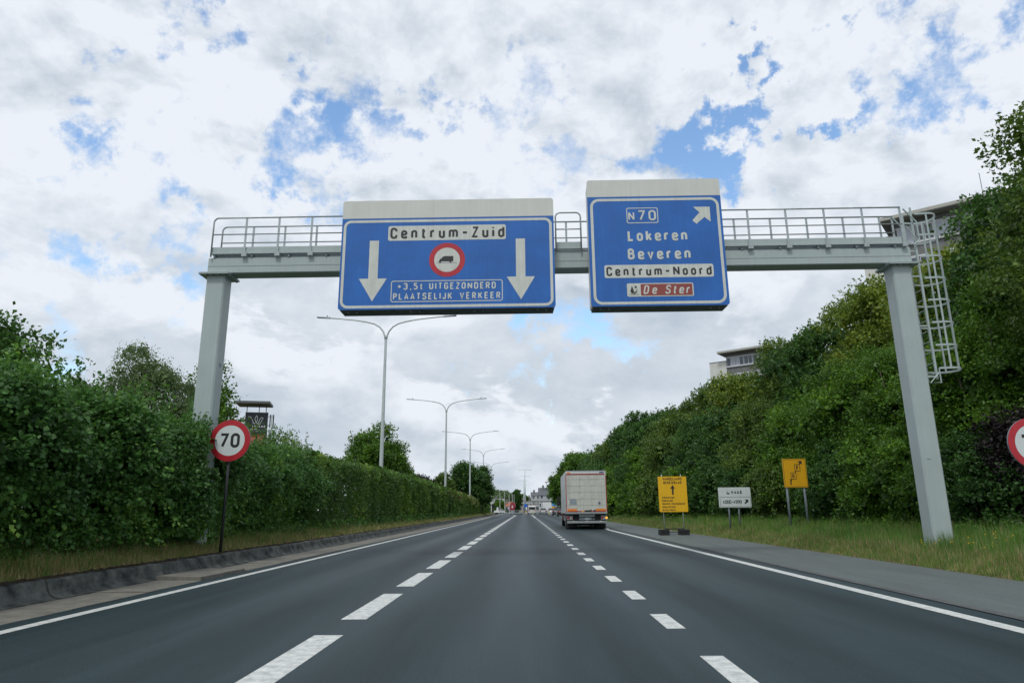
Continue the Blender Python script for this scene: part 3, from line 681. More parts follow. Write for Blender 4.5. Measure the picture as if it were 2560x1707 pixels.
P(frame(X0+.06, X1-.03, Z0+.035, 1.715, .02, .012, Y-.004), 'text_frame', BLACKF)
mb = MB(); text(mb, 'WAAS', 9.47, 9.97, 1.855, 2.005, Y-.004, .036); text(mb, '4000-4999', 9.07, 9.93, 1.42, 1.58, Y-.004, .026); P(mb, 'lettering', BLACKF)
P(MB().quad(*[(a, Y-.004, b) for a, b in ((9.28,1.85), (9.41,1.85), (9.41,1.91), (9.37,1.90), (9.33,1.91), (9.28,1.905))]).quad(*[(a, Y-.0045, b) for a, b in ((9.285,1.90), (9.30,1.90), (9.30,1.96), (9.285,1.96))])
  .quad(*[(a, Y-.005, b) for a, b in ((9.285,1.975), (9.33,2.0), (9.34,1.99), (9.30,1.965))]), 'factory_symbol', BLACKF)
P(MB().quad(*[(a, Y-.004, b) for a, b in ((10.07,1.60), (10.24,1.60), (10.235,1.44), (10.19,1.485), (10.10,1.40), (10.055,1.445), (10.14,1.54))]), 'diagonal_arrow', BLACKF)
X0, X1, Z0, Z1 = 10.09, 11.00, 1.98, 3.08; Y = 27
t, P = board('diversion_sign', 'deep yellow diversion board with letters G and F on two grey posts', X0, X1, Z0, Z1, Y, .3, YELLOW2, .04, (10.20, 10.87), .045, GALVD)
P(frame(X0+.03, X1-.03, Z0+.03, Z1-.03, .03, .012, Y-.004), 'border', BLACKF)
k_ = (X1-X0)/1126*4.07
def q(cx_, cy_): return (X0+(cx_-700)*(X1-X0)/258, Z1-(cy_-745)*(Z1-Z0)/295)
def fr(a, b): (x0, z1), (x1, z0) = q(*a), q(*b); return frame(x0, x1, z0, z1, .02, .02, Y-.004)
P(fr((782, 888), (838, 954)), 'route_frame', BLACKF); P(fr((832, 804), (888, 872)), 'route_frame', BLACKF)
mb = MB(); (a, b), (c, d) = q(795, 940), q(825, 900); text(mb, 'G', a, c, b, d, Y-.004, .032); (a, b), (c, d) = q(848, 860), q(873, 816); text(mb, 'F', a, c, b, d, Y-.004, .032); P(mb, 'lettering', BLACKF)
mb = MB(); ribbon(mb, [q(773, 1012), q(773, 975), q(788, 952)], .05, Y-.004); ribbon(mb, [q(773, 975), q(757, 948)], .012, Y-.0045)
ribbon(mb, [q(832, 888), q(840, 872)], .04, Y-.004); ribbon(mb, [q(882, 806), q(893, 790)], .045, Y-.004)
mb.quad(*[(a, Y-.005, b) for a, b in (q(868, 772), q(912, 766), q(916, 806), q(900, 795), q(886, 785))]); P(mb, 'diversion_arrow', BLACKF)

# ------------------------------------------------------------ street lamps in the hedge
def make_lamp():
    t = thing('street_lamp', '', 'street lamp', (0, 0, 0), 0, 'twin arm lamp posts rising from the left hedge')
    MB().tube([(0,0,0), (0,0,.9), (0,0,12.2), (0,0,12.25)], [.155, .15, .085, .083], 12).obj('pole', LAMPM, t, True)
    for s in (-1, 1):
        ctrl = [(a, 12.2+(b-12.2)*.72) for a, b in ((.03,12.2), (.075,12.6), (.20,13.05), (.45,13.48), (.82,13.80), (1.4,14.02), (2.2,14.20), (3.2,14.36), (4.05,14.46))]
        MB().tube([(s*a, 0, b) for a, b in ctrl], [.062]*3+[.055]*3+[.045]*3, 8).obj('arm', LAMPM, t, True)
        h = MB().hexa([(s*3.95,-.10,13.79), (s*4.85,-.15,13.86), (s*4.85,.15,13.86), (s*3.95,.10,13.79), (s*3.95,-.06,13.89), (s*4.85,-.08,13.93), (s*4.85,.08,13.93), (s*3.95,.06,13.89)]).obj('lamp_head', GALVD, t)
        MB().tube([(s*4.15, 0, 13.89), (s*4.15, 0, 14.01)], .045, 8).obj('sensor', GALVD, h)
    return t
lamp = make_lamp()
LAMPLAB = ['nearest and largest twin arm lamp post, rising from the hedge under the wide blue sign',
 'second twin arm lamp post along the left hedge, right of the largest one',
 'third twin arm lamp post along the left hedge, in front of the dark tree',
 'fourth twin arm lamp post along the left hedge, beside the dark tree top',
 'farthest and smallest twin arm lamp post on the left, past the dark tree']
for i, Y in enumerate((45, 81, 116, 151, 187)):
    o = lamp if i == 0 else dup(lamp); o.location = (-9.42+.12*i if i < 3 else -9.0, Y, .45 if Y < 170 else 0); o['label'] = LAMPLAB[i]
tl = thing('median_lamp', '', 'street lamp', (0, 0, 0), 0, 'tee shaped lamp posts beyond the junction')
MB().tube([(0,0,0), (0,0,11.9)], [.2, .1], 10).obj('pole', LAMPM, tl, True)
MB().tube([(-1.9,0,11.75), (0,0,11.95), (1.9,0,11.75)], .06, 6).obj('arm', LAMPM, tl)
for i, (x, Y) in enumerate(((.15, 190), (.0, 226), (-.35, 262))):
    o = tl if i == 0 else dup(tl); o.location = (x, Y, 0)
    o['label'] = ['tall white tee shaped lamp post straight ahead beyond the junction', 'second tee shaped lamp post straight ahead, its arm below the first', 'third tee shaped lamp post straight ahead, lowest arm of the three'][i]

# ------------------------------------------------------------ delivery lorry
TW = mat('lorry_box_white', (.56, .58, .53), .5, 0, .10, 2.2, streak=(.78, .77, .72)); TG = mat('lorry_side_white', (.60, .64, .64), .45, 0, .06, 2, streak=(.85, .85, .82))
TR = mat('lorry_red_strip', (.36, .02, .03), .4, 0, .1, 4); TO = mat('lorry_orange_marker', (.72, .21, .02), .45, 0, .08, 4)
TS = mat('lorry_sticker_grey', (.26, .31, .34), .5, 0, .1, 6); TB = mat('lorry_chassis', (.018, .019, .021), .75, 0, .3, 6)
TL = mat('tail_light_red', (.42, .015, .02), .3, 0, .1, 8); TA = mat('indicator_amber_lit', (.95, .38, .02), .3, emit=1.6); TLW = mat('reversing_lens', (.6, .6, .6), .2)
CHR = mat('bumper_aluminium', (.34, .37, .37), .45, .4, .12, 5); DR = mat('cab_dark_red', (.16, .015, .02), .35); GLASS = mat('dark_glass', (.02, .027, .03), .08, spec=.8)
tk = thing('delivery_lorry', 'white box lorry seen from behind with red edge strips and orange markers', 'lorry', (3.90, 44, 0), radians(-.9))
def tx(c): return (c-745)*.00290
def tz(c): return (1418-c)*.00284
def tp(mb, n, m, s=False): return mb.obj(n, m, tk, s)
tp(MB().bevbox(-1.28, 1.28, .02, 8.6, .95, 3.60, .025), 'cargo_box', TG)
tp(MB().box(-1.26, 1.26, -.02, .05, 3.59, 3.625), 'roof_rail', TS)
tp(MB().bevbox(-1.27, 1.27, -.012, .015, 3.425, 3.588, .004), 'header', TG)
for s in (-1, 1): tp(MB().bevbox(min(s*1.205, s*1.275), max(s*1.205, s*1.275), -.012, .015, .96, 3.42, .004), 'corner_post', TG)
tp(MB().box(-1.27, 1.19, -.020, -.014, 3.36, 3.42), 'red_strip', TR)
for s in (-1, 1): tp(MB().box(s*1.262-.022, s*1.262+.022, -.020, -.014, 1.0, 3.35), 'red_strip', TR)
tp(MB().box(-1.19, 1.19, -.020, -.014, 1.075, 1.12), 'red_strip', TR)
zs = [1.13, 1.47, 1.86, 2.265, 2.665, 3.06, 3.355]
for a, b in zip(zs, zs[1:]): d = tp(MB().bevbox(-1.19, 1.19, -.008, .015, a+.004, b-.004, .006), 'door_panel', TW)
for z in zs[1:-1]:
    for x in (tx(603), tx(873)): tp(MB().box(x-.014, x+.014, -.020, -.0085, z-.05+.03*(x > 0), z+.045), 'hinge', TS)
for x in (-1.055, .98): tp(MB().box(x-.006, x+.006, -.013, -.0085, 1.16, 3.33), 'door_seam', TS)
tp(MB().box(tx(385), tx(532), -.016, -.0085, tz(885), tz(762)), 'grey_sticker', TS)
tp(MB().tube([(tx(1025), -.03, tz(850)), (tx(1025), -.0085, tz(850))], .085, 20), 'round_lock', TS)
tp(MB().tube([(tx(1025), -.04, tz(850)), (tx(1025), -.031, tz(850))], .035, 12), 'lock_core', TB)
tp(MB().box(tx(330), tx(412), -.020, -.013, tz(203), tz(178)), 'yellow_label', TO); tp(MB().box(tx(1045), tx(1148), -.020, -.013, tz(200), tz(170)), 'blue_label', mat('label_blue', (.08, .11, .22), .5))
for a, b in ((325, 533), (948, 1163)): tp(MB().box(tx(a), tx(b), -.024, -.0205, tz(1022), tz(976)), 'orange_marker', TO)
tp(MB().box(tx(640), tx(680), -.026, -.021, tz(1046), tz(1020)), 'yellow_label', YELLOW)
mb = MB().box(tx(705), tx(830), -.03, -.021, tz(1043), tz(1005)).box(tx(828), tx(852), -.032, -.022, tz(1018), tz(990)).box(tx(890), tx(940), -.03, -.021, tz(1010), tz(996)).box(tx(915), tx(930), -.05, -.021, tz(1090), tz(1000)); tp(mb, 'door_latch', TB)
tp(MB().bevbox(-1.27, 1.27, -.16, .03, .945, 1.06, .012), 'tail_lift', CHR)
for x in (-1.22, 1.29): tp(MB().box(x-.02, x+.02, -.06, .05, .85, 1.08), 'rubber_buffer', TB)
tp(MB().box(-.95, .95, .25, 8.4, .45, .92), 'chassis', TB); tp(MB().box(-1.2, 1.2, .12, .30, .52, .93), 'rear_frame', TB)
tp(MB().bevbox(tx(575), tx(915), .02, .11, tz(1150), tz(1088), .006), 'plate_carrier', CHR)
tp(MB().box(tx(590), tx(860), .07, .11, tz(1216), tz(1160)), 'plate_holder', TS); tp(MB().box(tx(700), tx(805), .058, .066, tz(1206), tz(1168)), 'number_plate', SIGNW)
for x in (590, 893): tp(MB().tube([(tx(x), .04, tz(1193)), (tx(x), .1, tz(1193))], .05, 12), 'hook_ring', TS)
for s in (-1, 1):
    a, b = (tx(305), tx(440)) if s < 0 else (tx(1048), tx(1195))
    h = tp(MB().bevbox(a, b, .02, .12, tz(1212), tz(1118), .01), 'lamp_cluster', TS)
    MB().box(*((a+.02, a+.20) if s < 0 else (a+.03, a+.15)), .005, .019, tz(1190), tz(1145)).obj('red_lens', TL, h)
    MB().box(*((a+.21, a+.28) if s < 0 else (a+.16, a+.22)), .004, .019, tz(1188), tz(1148)).obj('clear_lens', TLW, h)
    if s > 0: MB().box(b-.13, b-.03, -.002, .019, tz(1190), tz(1152)).obj('lit_indicator', TA, h)
    else: MB().box(b-.07, b-.02, .004, .019, tz(1188), tz(1150)).obj('indicator', TO, h)
tp(MB().bevbox(-1.26, 1.22, -.02, .10, .37, .52, .02), 'bumper', CHR)
for x in (450, 745, 1040): tp(MB().bevbox(tx(x)-.06, tx(x)+.06, -.035, -.018, tz(1256), tz(1232), .004), 'bumper_lamp', TLW)
def wheel(name, parent, x, y, r, w, m=RUBBER, rim=CHR):
    o = MB().tube([(x-w/2, y, r), (x-w/2+.03, y, r), (x+w/2-.03, y, r), (x+w/2, y, r)], [r-.04, r, r, r-.04], 24).obj(name, m, parent, False)
    MB().tube([(x-w/2-.006, y, r), (x+w/2+.006, y, r)], r*.55, 16).obj('rim', rim, o); return o
for y in (1.9, 10.3):
    for s in (-1, 1): wheel('wheel', tk, s*(.93 if y < 5 else 1.05), y, .48, .70 if y < 5 else .30)
for s in (-1, 1): tp(MB().box(s*.93-.36, s*.93+.36, 1.28, 1.30, .06, .78), 'mud_flap', TB)
tp(MB().tube([(-.9, 1.9, .48), (.9, 1.9, .48)], .14, 10), 'axle', TB); tp(MB().box(-.55, .55, 1.4, 3.0, .22, .6), 'underbody_dark_fill', TB)  # black box added between rear wheels to deepen the shade under the lorry
tp(MB().box(-1.15, -1.0, 3.2, 8.2, .45, .80), 'side_guard', CHR); tp(MB().box(1.0, 1.15, 3.2, 8.2, .45, .80), 'side_guard', CHR)
mb = MB().prism([(8.9,.45), (10.9,.45), (11.0,1.2), (10.75,2.75), (8.9,2.85)], 'x', -1.18, 1.18); tp(mb, 'cab', DR)
for s in (-1, 1):
    tp(MB().prism([(9.4,1.6), (10.75,1.55), (10.6,2.4), (9.4,2.4)], 'x', s*1.182, s*1.19), 'side_window', GLASS)
    tp(MB().bevbox(s*1.42-.1, s*1.42+.1, 10.55, 10.7, 1.5, 2.2, .03), 'mirror', TB)
    tp(MB().tube([(s*1.18, 10.62, 2.1), (s*1.42, 10.62, 2.1)], .02, 6), 'mirror_arm', TB)
tp(MB().box(-1.05, 1.05, 10.76, 10.8, 1.5, 2.6), 'windscreen', GLASS)

# ------------------------------------------------------------ queueing traffic
def car(label, x, y, rz, col, kind='car', group='vehicles queueing towards the town'):
    nm = {'car': 'car', 'van': 'van', 'box': 'box_truck'}[kind]
    t = thing(nm, label, nm.replace('_', ' '), (x, y, 0), rz, group); mcol = mat('paint_%s' % '_'.join(str(int(c*100)) for c in col), col, .3, 0, .04, 2)
    if kind == 'car':
        prof = [(-2.1,.30), (-2.15,.75), (-2.02,.98), (-1.75,1.02), (1.2,.96), (2.0,.82), (2.12,.5), (2.08,.28)]; W_ = .88
        cab = [(-1.95,.98), (-1.45,1.46), (.25,1.48), (1.15,.95)]
        MB().prism(prof, 'x', -W_, W_).obj('body', mcol, t)
        mb = MB(); n = 4
        mb.v = [(-W_*.93, a, b) if b < 1.1 else (-W_*.72, a, b) for a, b in cab]+[(W_*.93, a, b) if b < 1.1 else (W_*.72, a, b) for a, b in cab]
        mb.f = [(0,1,2,3), (7,6,5,4), (0,4,5,1), (1,5,6,2), (2,6,7,3), (3,7,4,0)]; mb.obj('cabin', GLASS, t)
        MB().bevbox(-.63, .63, -1.42, .22, 1.475, 1.51, .01).obj('roof', mcol, t)
        lz, wr = .82, .32; ys = (-1.3, 1.3); yb = -2.15
    elif kind == 'van':
        MB().prism([(-2.5,.35), (-2.52,2.0), (-2.4,2.2), (1.2,2.2), (1.9,1.25), (2.5,1.1), (2.55,.4)], 'x', -.95, .95).obj('body', mcol, t)
        MB().box(-.8, .8, -2.54, -2.525, 1.2, 1.85).obj('rear_window', GLASS, t); lz, wr = .95, .34; ys = (-1.6, 1.6); yb = -2.53; W_ = .95
        MB().prism([(1.25,2.1), (1.85,1.3), (.4,1.3), (.4,2.1)], 'x', -.956, -.951).obj('side_window', GLASS, t)
    else:
        MB().bevbox(-1.25, 1.25, -3, 3, .9, 3.2, .03).obj('cargo_box', mcol, t); MB().box(-.9, .9, -2.9, 3.6, .45, .88).obj('chassis', TB, t)
        MB().prism([(3.1,.5), (5,.5), (5,1.4), (4.6,2.5), (3.1,2.5)], 'x', -1.1, 1.1).obj('cab', mcol, t); lz, wr = .7, .45; ys = (-1.8, 4.2); yb = -3.02; W_ = 1.15
    for yy in ys:
        for s in (-1, 1): wheel('wheel', t, s*(W_-.12), yy, wr, .22)
    for s in (-1, 1): MB().box(s*(W_-.17)-.12, s*(W_-.17)+.12, yb-.02, yb+.05, lz-.1, lz+.12).obj('tail_light', TL, t)
    MB().box(-.26, .26, yb-.015, yb+.05, lz-.32, lz-.2).obj('number_plate', SIGNW, t)
    return t
car('white van waiting right of the blue round sign', 1.9, 188, 0, (.62, .62, .60), 'van')
car('silver car waiting in front of the white box truck', 4.7, 180, 0, (.36, .38, .40))
car('white box truck waiting behind the silver car', 5.9, 200, radians(8), (.72, .74, .74), 'box')
car('white car waiting left of the two dark cars', 6.3, 165, radians(2), (.66, .67, .68))
car('dark blue-grey car, the farther of the two dark cars', 6.45, 142, 0, (.06, .075, .10))
car('black car nearest to the lorry, the closer of the two dark cars', 6.5, 122, 0, (.025, .025, .03))
car('white car crossing the junction at the left end of the road', -8.0, 226, radians(-22), (.70, .71, .71), group=None)
car('dark car crossing far behind the red oval board', -4.9, 262, radians(-85), (.03, .03, .035), group=None)

# ------------------------------------------------------------ junction furniture
POLEW = mat('white_pole_paint', (.66, .69, .68), .5, 0, .06, 4)
def simple(name, label, cat, mb, m, group=None, smooth=False): return tag(mb.obj(name, m, None, smooth), label, cat, group)
bf = thing('barrier_fence', 'grey steel crowd barriers closing the middle lane at the road end', 'fence', (-2.25, 173.6, 0))
for k in range(2):
    x0 = -1.72+k*1.74
    MB().tube([(x0, 0, .12), (x0, 0, 1.1), (x0+1.70, 0, 1.1), (x0+1.70, 0, .12)], .022, 6).obj('frame_tube', GALV, bf)
    MB().tube([(x0, 0, .25), (x0+1.7, 0, .25)], .018, 6).obj('rail', GALV, bf)
    for j in range(1, 10): MB().tube([(x0+j*.17, 0, .25), (x0+j*.17, 0, 1.1)], .009, 5).obj('bar', GALV, bf)
    for dx in (.2, 1.5): MB().box(x0+dx-.04, x0+dx+.04, -.3, .3, 0, .04).obj('foot', RUBBER, bf)
MB().box(-1.75, 1.76, -.10, -.04, 0, .14).obj('base_beam', TB, bf)
for i, (px, Y, h, lab) in enumerate(((1250, 230, 6.9, 'leftmost thin white pole standing behind the white crossing car'), (1262, 225, 6.8, 'thin white pole just right of the white crossing car'),
        (1273, 180, 4.9, 'thin white pole at the left edge of the red oval board'), (1281, 240, 6.4, 'thin white pole rising above the red oval board'), (1285.5, 245, 6.3, 'thin white pole at the right of the red oval board'))):
    p = at(px, 1270, Y); t = thing('flag_pole', lab, 'pole', (p.x, Y, 0), 0, 'thin white poles around the junction')
    MB().tube([(0,0,0), (0,0,h)], [.075, .05], 8).obj('mast', POLEW, t); MB().tube([(0,0,h), (0,0,h+.12)], .08, 8).obj('finial', POLEW, t)
# oval dark red board with a white mark
p = at(1281.5, 1266, 205); ov = thing('oval_board', 'tilted dark red oval board with a white mark beyond the barriers', 'board', (p.x, 205, 0), radians(-20))
OVR = mat('oval_red', (.26, .02, .035), .5, 0, .15, 2)
ang = radians(-14); pts = [(.86*cos(a)*cos(ang)-1.25*sin(a)*sin(ang), 2.05+.86*cos(a)*sin(ang)+1.25*sin(a)*cos(ang)) for a in np.linspace(0, 2*pi, 33)[:-1]]
MB().prism(pts, 'y', -.25, .25).obj('disc', OVR, ov)
MB().box(-.32, .32, -.262, -.254, 1.95, 2.15).obj('white_mark', SIGNW, ov); MB().box(-.10, .10, -.268, -.263, 1.62, 2.48).obj('white_mark', SIGNW, ov)
MB().box(-.5, .5, -.3, .3, 0, .95).obj('plinth', TS, ov)
# blue round sign with post, traffic arm
p = at(1314.5, 1264, 171); bs = thing('keep_right_sign', 'blue round traffic sign on a yellow striped bollard at the junction', 'road sign', (p.x, 171, 0))
MB().tube([(0, -.02, 2.15), (0, .02, 2.15)], .42, 24).obj('disc', mat('sign_bright_blue', (.02, .14, .62), .4), bs); MB().tube([(0, .05, 0), (0, .05, 2.4)], .04, 8).obj('post', GALV, bs)
MB().bevbox(-.22, .22, -.12, .12, 0, .95, .04).obj('bollard', mat('bollard_ochre', (.42, .28, .08), .6), bs)
MB().box(-.225, .225, -.125, -.12, .35, .6).obj('white_band', SIGNW, bs)
p = at(1305, 1257, 198); ta = thing('traffic_light', 'white traffic light arm reaching over the lanes of the junction', 'traffic light', (1.2, 198, 0))
MB().tube([(0, 0, 0), (0, 0, 3.1)], .09, 8).obj('mast', POLEW, ta); MB().box(-2.1, 3.4, -.06, .06, 3.0, 3.16).obj('arm', POLEW, ta)
for x in (-2.0, 3.2):
    h = MB().bevbox(x-.17, x+.17, -.14, .14, 1.95, 2.95, .03).obj('signal_head', TB, ta)
for i, (x, lab) in enumerate(((1.05, 'pale yellow marker post between the white van and the silver car'), (4.2, 'pale yellow marker post right of the silver car'))):
    t = thing('marker_post', lab, 'marker post', (x+.9, 166-20*i, 0), 0, 'marker posts along the queue')
    MB().bevbox(-.09, .09, -.05, .05, .05, 1.0, .02).obj('blade', mat('marker_yellow', (.55, .52, .22), .6), t); MB().box(-.15, .15, -.15, .15, 0, .05).obj('base', RUBBER, t)
# banners by the dark tree, white cabinet, box sign
for i, (px, Y, z0, z1, lab) in enumerate(((1203, 178, 1.0, 5.9, 'leftmost white banner pole under the dark tree'), (1209, 182, 1.0, 6.3, 'middle white banner pole under the dark tree'), (1215.5, 180, .6, 5.8, 'rightmost white banner pole under the dark tree'))):
    p = at(px, 1250, Y); t = thing('banner_pole', lab, 'banner', (p.x, Y, 0), 0, 'white banner poles under the dark tree')
    MB().tube([(0,0,0), (0,0,z1)], .06, 8).obj('mast', POLEW, t)
    MB().box(.07, .45, -.01, .01, z1-2.4, z1-.1).obj('banner', POLEW, t)
p = at(1229, 1253, 165); t = thing('box_sign', 'white square box sign on a pole right of the dark tree', 'sign', (p.x, 165, 0))
MB().tube([(0,0,0), (0,0,5.6)], .06, 8).obj('pole', POLEW, t); MB().bevbox(-.32, .32, -.12, .12, 2.6, 3.75, .03).obj('box', POLEW, t)
p = at(1241, 1272, 186); t = thing('utility_cabinet', 'low white slanted cabinet at the end of the left hedge', 'cabinet', (p.x, 186, 0))
MB().prism([(-.6,.5), (.55,.5), (.55,1.9), (.1,1.9), (.0,1.15), (-.6,.95)], 'y', -.3, .3).obj('body', POLEW, t); MB().box(-.45, .45, -.25, .25, 0, .498).obj('plinth', TB, t)
p = at(1384, 1262, 208); t = thing('parasol', 'bright blue parasol folded above a yellow one beside the queue', 'parasol', (p.x, 208, 0))
MB().tube([(0,0,0), (0,0,3.9)], .05, 8).obj('pole', TB, t)
mb = MB(); mb.tube([(0,0,2.2), (.05,0,2.5), (-.3,0,3.9)], [.85, .7, .12], 10); mb.obj('canopy', mat('parasol_blue', (.02, .20, .42), .6), t)
MB().tube([(-.1,0,1.55), (-.05,0,2.1)], [.9, .35], 10).obj('lower_canopy', mat('parasol_yellow', (.62, .33, .03), .6), t)

# ------------------------------------------------------------ buildings
BW = mat('building_white_render', (.66, .67, .64), .8, 0, .06, .8, streak=(.85, .84, .8)); BG = mat('building_grey_panel', (.16, .165, .165), .7, 0, .15, 2)
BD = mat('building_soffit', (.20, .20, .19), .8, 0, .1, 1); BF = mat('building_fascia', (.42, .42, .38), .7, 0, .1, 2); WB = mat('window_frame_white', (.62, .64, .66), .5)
PANE = mat('window_pane', (.07, .085, .11), .08, 0, .5, .9, spec=.8); CURT = mat('window_blind', (.45, .48, .55), .6)
def tower(label, x, y, ztop, length, seed):
    r = random.Random(seed); t = thing('apartment_tower', label, 'building', (x, y, 0), radians(-37))
    zr = ztop
    MB().box(1.0, length, 1.3, 13, .3, zr-.33).obj('wall', BG, t)
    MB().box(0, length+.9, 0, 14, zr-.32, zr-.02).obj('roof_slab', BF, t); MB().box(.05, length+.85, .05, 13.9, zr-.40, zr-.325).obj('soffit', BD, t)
    MB().box(-1.9, .99, 1.25, 9, .3, zr-1.55).obj('stair_wing', BW, t); MB().box(-1.95, .99, 1.2, 9.05, zr-1.545, zr-1.45).obj('wing_coping', BG, t)
    MB().tube([(length*.72, 3, zr), (length*.72, 3, zr+.7)], .12, 8).obj('chimney_pipe', DARKM, t)
    z = zr-1.0; k = 0
    while z > 6:
        MB().box(1.0, length, 1.22, 1.298, z-.02, z+.10).obj('window_lintel', WB, t)
        nb = int((length-1.2)/1.45)
        for i in range(nb):
            x0 = 1.1+i*1.45; fr_ = MB().box(x0, x0+1.38, 1.24, 1.298, z-1.5, z-.03).obj('window', WB, t)
            for j in range(2): MB().box(x0+.05+j*.66, x0+.62+j*.66, 1.225, 1.238, z-1.42, z-.10).obj('pane', PANE if r.random() < .68 else CURT, fr_)
        MB().box(1.0, length, 1.10, 1.298, z-1.66, z-1.52).obj('ledge', WB, t)
        z -= 2.85; k += 1
    return t
tower('pale apartment tower with overhanging flat roof, small above the trees near the road', 32.2, 110, 26.35, 7.4, 1)
t = tower('pale apartment tower with overhanging flat roof, large behind the gantry end', 32.3, 57.2, 26.45, 17, 2)
MB().tube([(7.8, 3, 26.4), (7.8, 3, 29.6)], .035, 6).obj('antenna', GALVD, t)
# shopping tower with billboard
tb = thing('billboard_tower', 'dark advertising tower with flat cap behind the left hedge', 'billboard', (-59.8, 150, 0), radians(14))
MB().box(-2.1, 2.0, .15, 4, 18.2, 22.9).obj('billboard_box', mat('billboard_navy', (.018, .022, .032), .5, 0, .15, 1), tb)
MB().box(-2.45, 2.45, .05, .14, 18.75, 22.95).obj('rim', POLEW, tb); MB().box(-2.38, 2.38, -.02, .04, 18.82, 22.88).obj('billboard', mat('billboard_navy', (.018, .022, .032)), tb)
mb = MB()
for q_ in ([(-1.75,21.9), (-1.15,21.95), (-.55,20.35), (-.2,20.5)], [(0,22.25), (-.4,21.5), (-.1,20.75), (.05,20.65), (.3,21.4), (0,22.25)], [(-.1,20.7), (.45,20.25), (.85,20.4), (1.45,21.75), (.85,21.75), (.45,20.5)]):
    ribbon(mb, rounded(q_, .5), .12, -.03)
text(mb, 'WAASLAND', -1.95, 1.95, 19.55, 20.0, -.035, .10); mb.box(-1.2, .3, -.04, -.035, 19.1, 19.2); mb.obj('lettering', POLEW, tb)
MB().box(-4.4, 2.9, -2.6, 4, 24.6, 25.1).obj('roof_cap', mat('tower_cap', (.10, .115, .12), .6, 0, .1, 1), tb)
for x in (-2.3, .3, 1.8): MB().tube([(x, 1, 22.9), (x, 1, 24.6)], .09, 6).obj('strut', TB, tb)
MB().box(-1.9, 1.9, .6, 3.8, 0, 18.15).obj('shaft', mat('tower_brick', (.42, .13, .09), .8, 0, .12, 1), tb)
MB().tube([(2.2, .4, 0), (2.2, .4, 19)], .22, 8).obj('pole', TB, tb)
for k in range(3):
    a = MB().box(2.75+.35*k, 2.98+.35*k, .3, .5, 19.6-.1*k, 22.5).obj('antenna_panel', POLEW if k == 1 else TB, tb)
MB().tube([(2.4, .4, 20.1), (3.7, .4, 20.1)], .05, 6).obj('antenna_bracket', TB, tb); MB().tube([(2.4, .4, 22.0), (3.7, .4, 22.0)], .05, 6).obj('antenna_bracket', TB, tb)

ROOF = mat('slate_roof', (.10, .11, .125), .7, 0, .2, 1.2); RTILE = mat('red_tile_roof', (.30, .11, .07), .8, 0, .2, 2); BRK = mat('pale_brick', (.36, .30, .25), .85, 0, .12, 2)
def house(label, x, y, w, d, h, rh, wall, roof, floors, rz=0, group='houses along the road into town', nm='house', band=True):
    t = thing(nm, label, 'house', (x, y, 0), rz, group)
    MB().box(0, w, 0, d, 0, h).obj('wall', wall, t)
    mb = MB().prism([(-.3, h), (d/2, h+rh), (d+.3, h)], 'x', -.2, w+.2); r = mb.obj('roof', roof, t)
    MB().box(w*.15, w*.15+.8, d*.3, d*.3+.8, h+rh*.2, h+rh+.9).obj('chimney', BG, r)
    fh = h/floors; n = max(2, int(w/1.9))
    for f in range(floors):
        for i in range(n):
            x0 = (i+.5)*w/n-.55; fr_ = MB().box(x0, x0+1.1, -.04, -.003, f*fh+.9, f*fh+2.2).obj('window', WB, t)
            MB().box(x0+.08, x0+1.02, -.05, -.041, f*fh+.98, f*fh+2.12).obj('pane', PANE, fr_)
        if band and f: MB().box(.1, w-.1, -.9, -.003, f*fh-.1, f*fh+.75).obj('balcony', mat('balcony_panel', (.36, .38, .38), .7, 0, .1, 2), t)
        for i in range(max(2, int(d/2.2))):
            y0 = (i+.5)*d/max(2, int(d/2.2))-.55; fr_ = MB().box(-.04, -.003, y0, y0+1.1, f*fh+.9, f*fh+2.2).obj('window', WB, t)
            MB().box(-.05, -.041, y0+.08, y0+1.02, f*fh+.98, f*fh+2.12).obj('pane', PANE, fr_)
    return t
house('grey apartment house with balconies and slate roof right of the queue', 5.6, 272, 9, 9, 6.6, 3.0, mat('grey_render', (.34, .37, .38), .8, 0, .1, 1), ROOF, 3)
house('white banded apartment house with chimneys left of the grey one', 2.9, 305, 6, 16, 7.2, 1.6, mat('pale_render', (.42, .42, .40), .8, 0, .1, 1), ROOF, 3)
house('dark slate fronted house at the far end of the row', 1.2, 392, 6, 9, 7.0, 1.2, BG, ROOF, 2, band=False)
house('brick house with purple grey roof straight ahead', -2.5, 300, 2.9, 9, 3.6, 2.4, BRK, mat('purple_roof', (.16, .13, .15), .8, 0, .15, 2), 2, 0, band=False)
house('small cream house with orange tiled roof left of the oval board', -8.6, 300, 3.2, 7, 2.6, 2.0, BW, RTILE, 1, 0, band=False)
house('pale house with grey roof behind the hedge end', -13.0, 290, 4.2, 7, 3.6, 2.2, mat('grey_render', (.34, .37, .38)), mat('grey_tile_roof', (.20, .21, .21), .8), 1, 0, band=False)

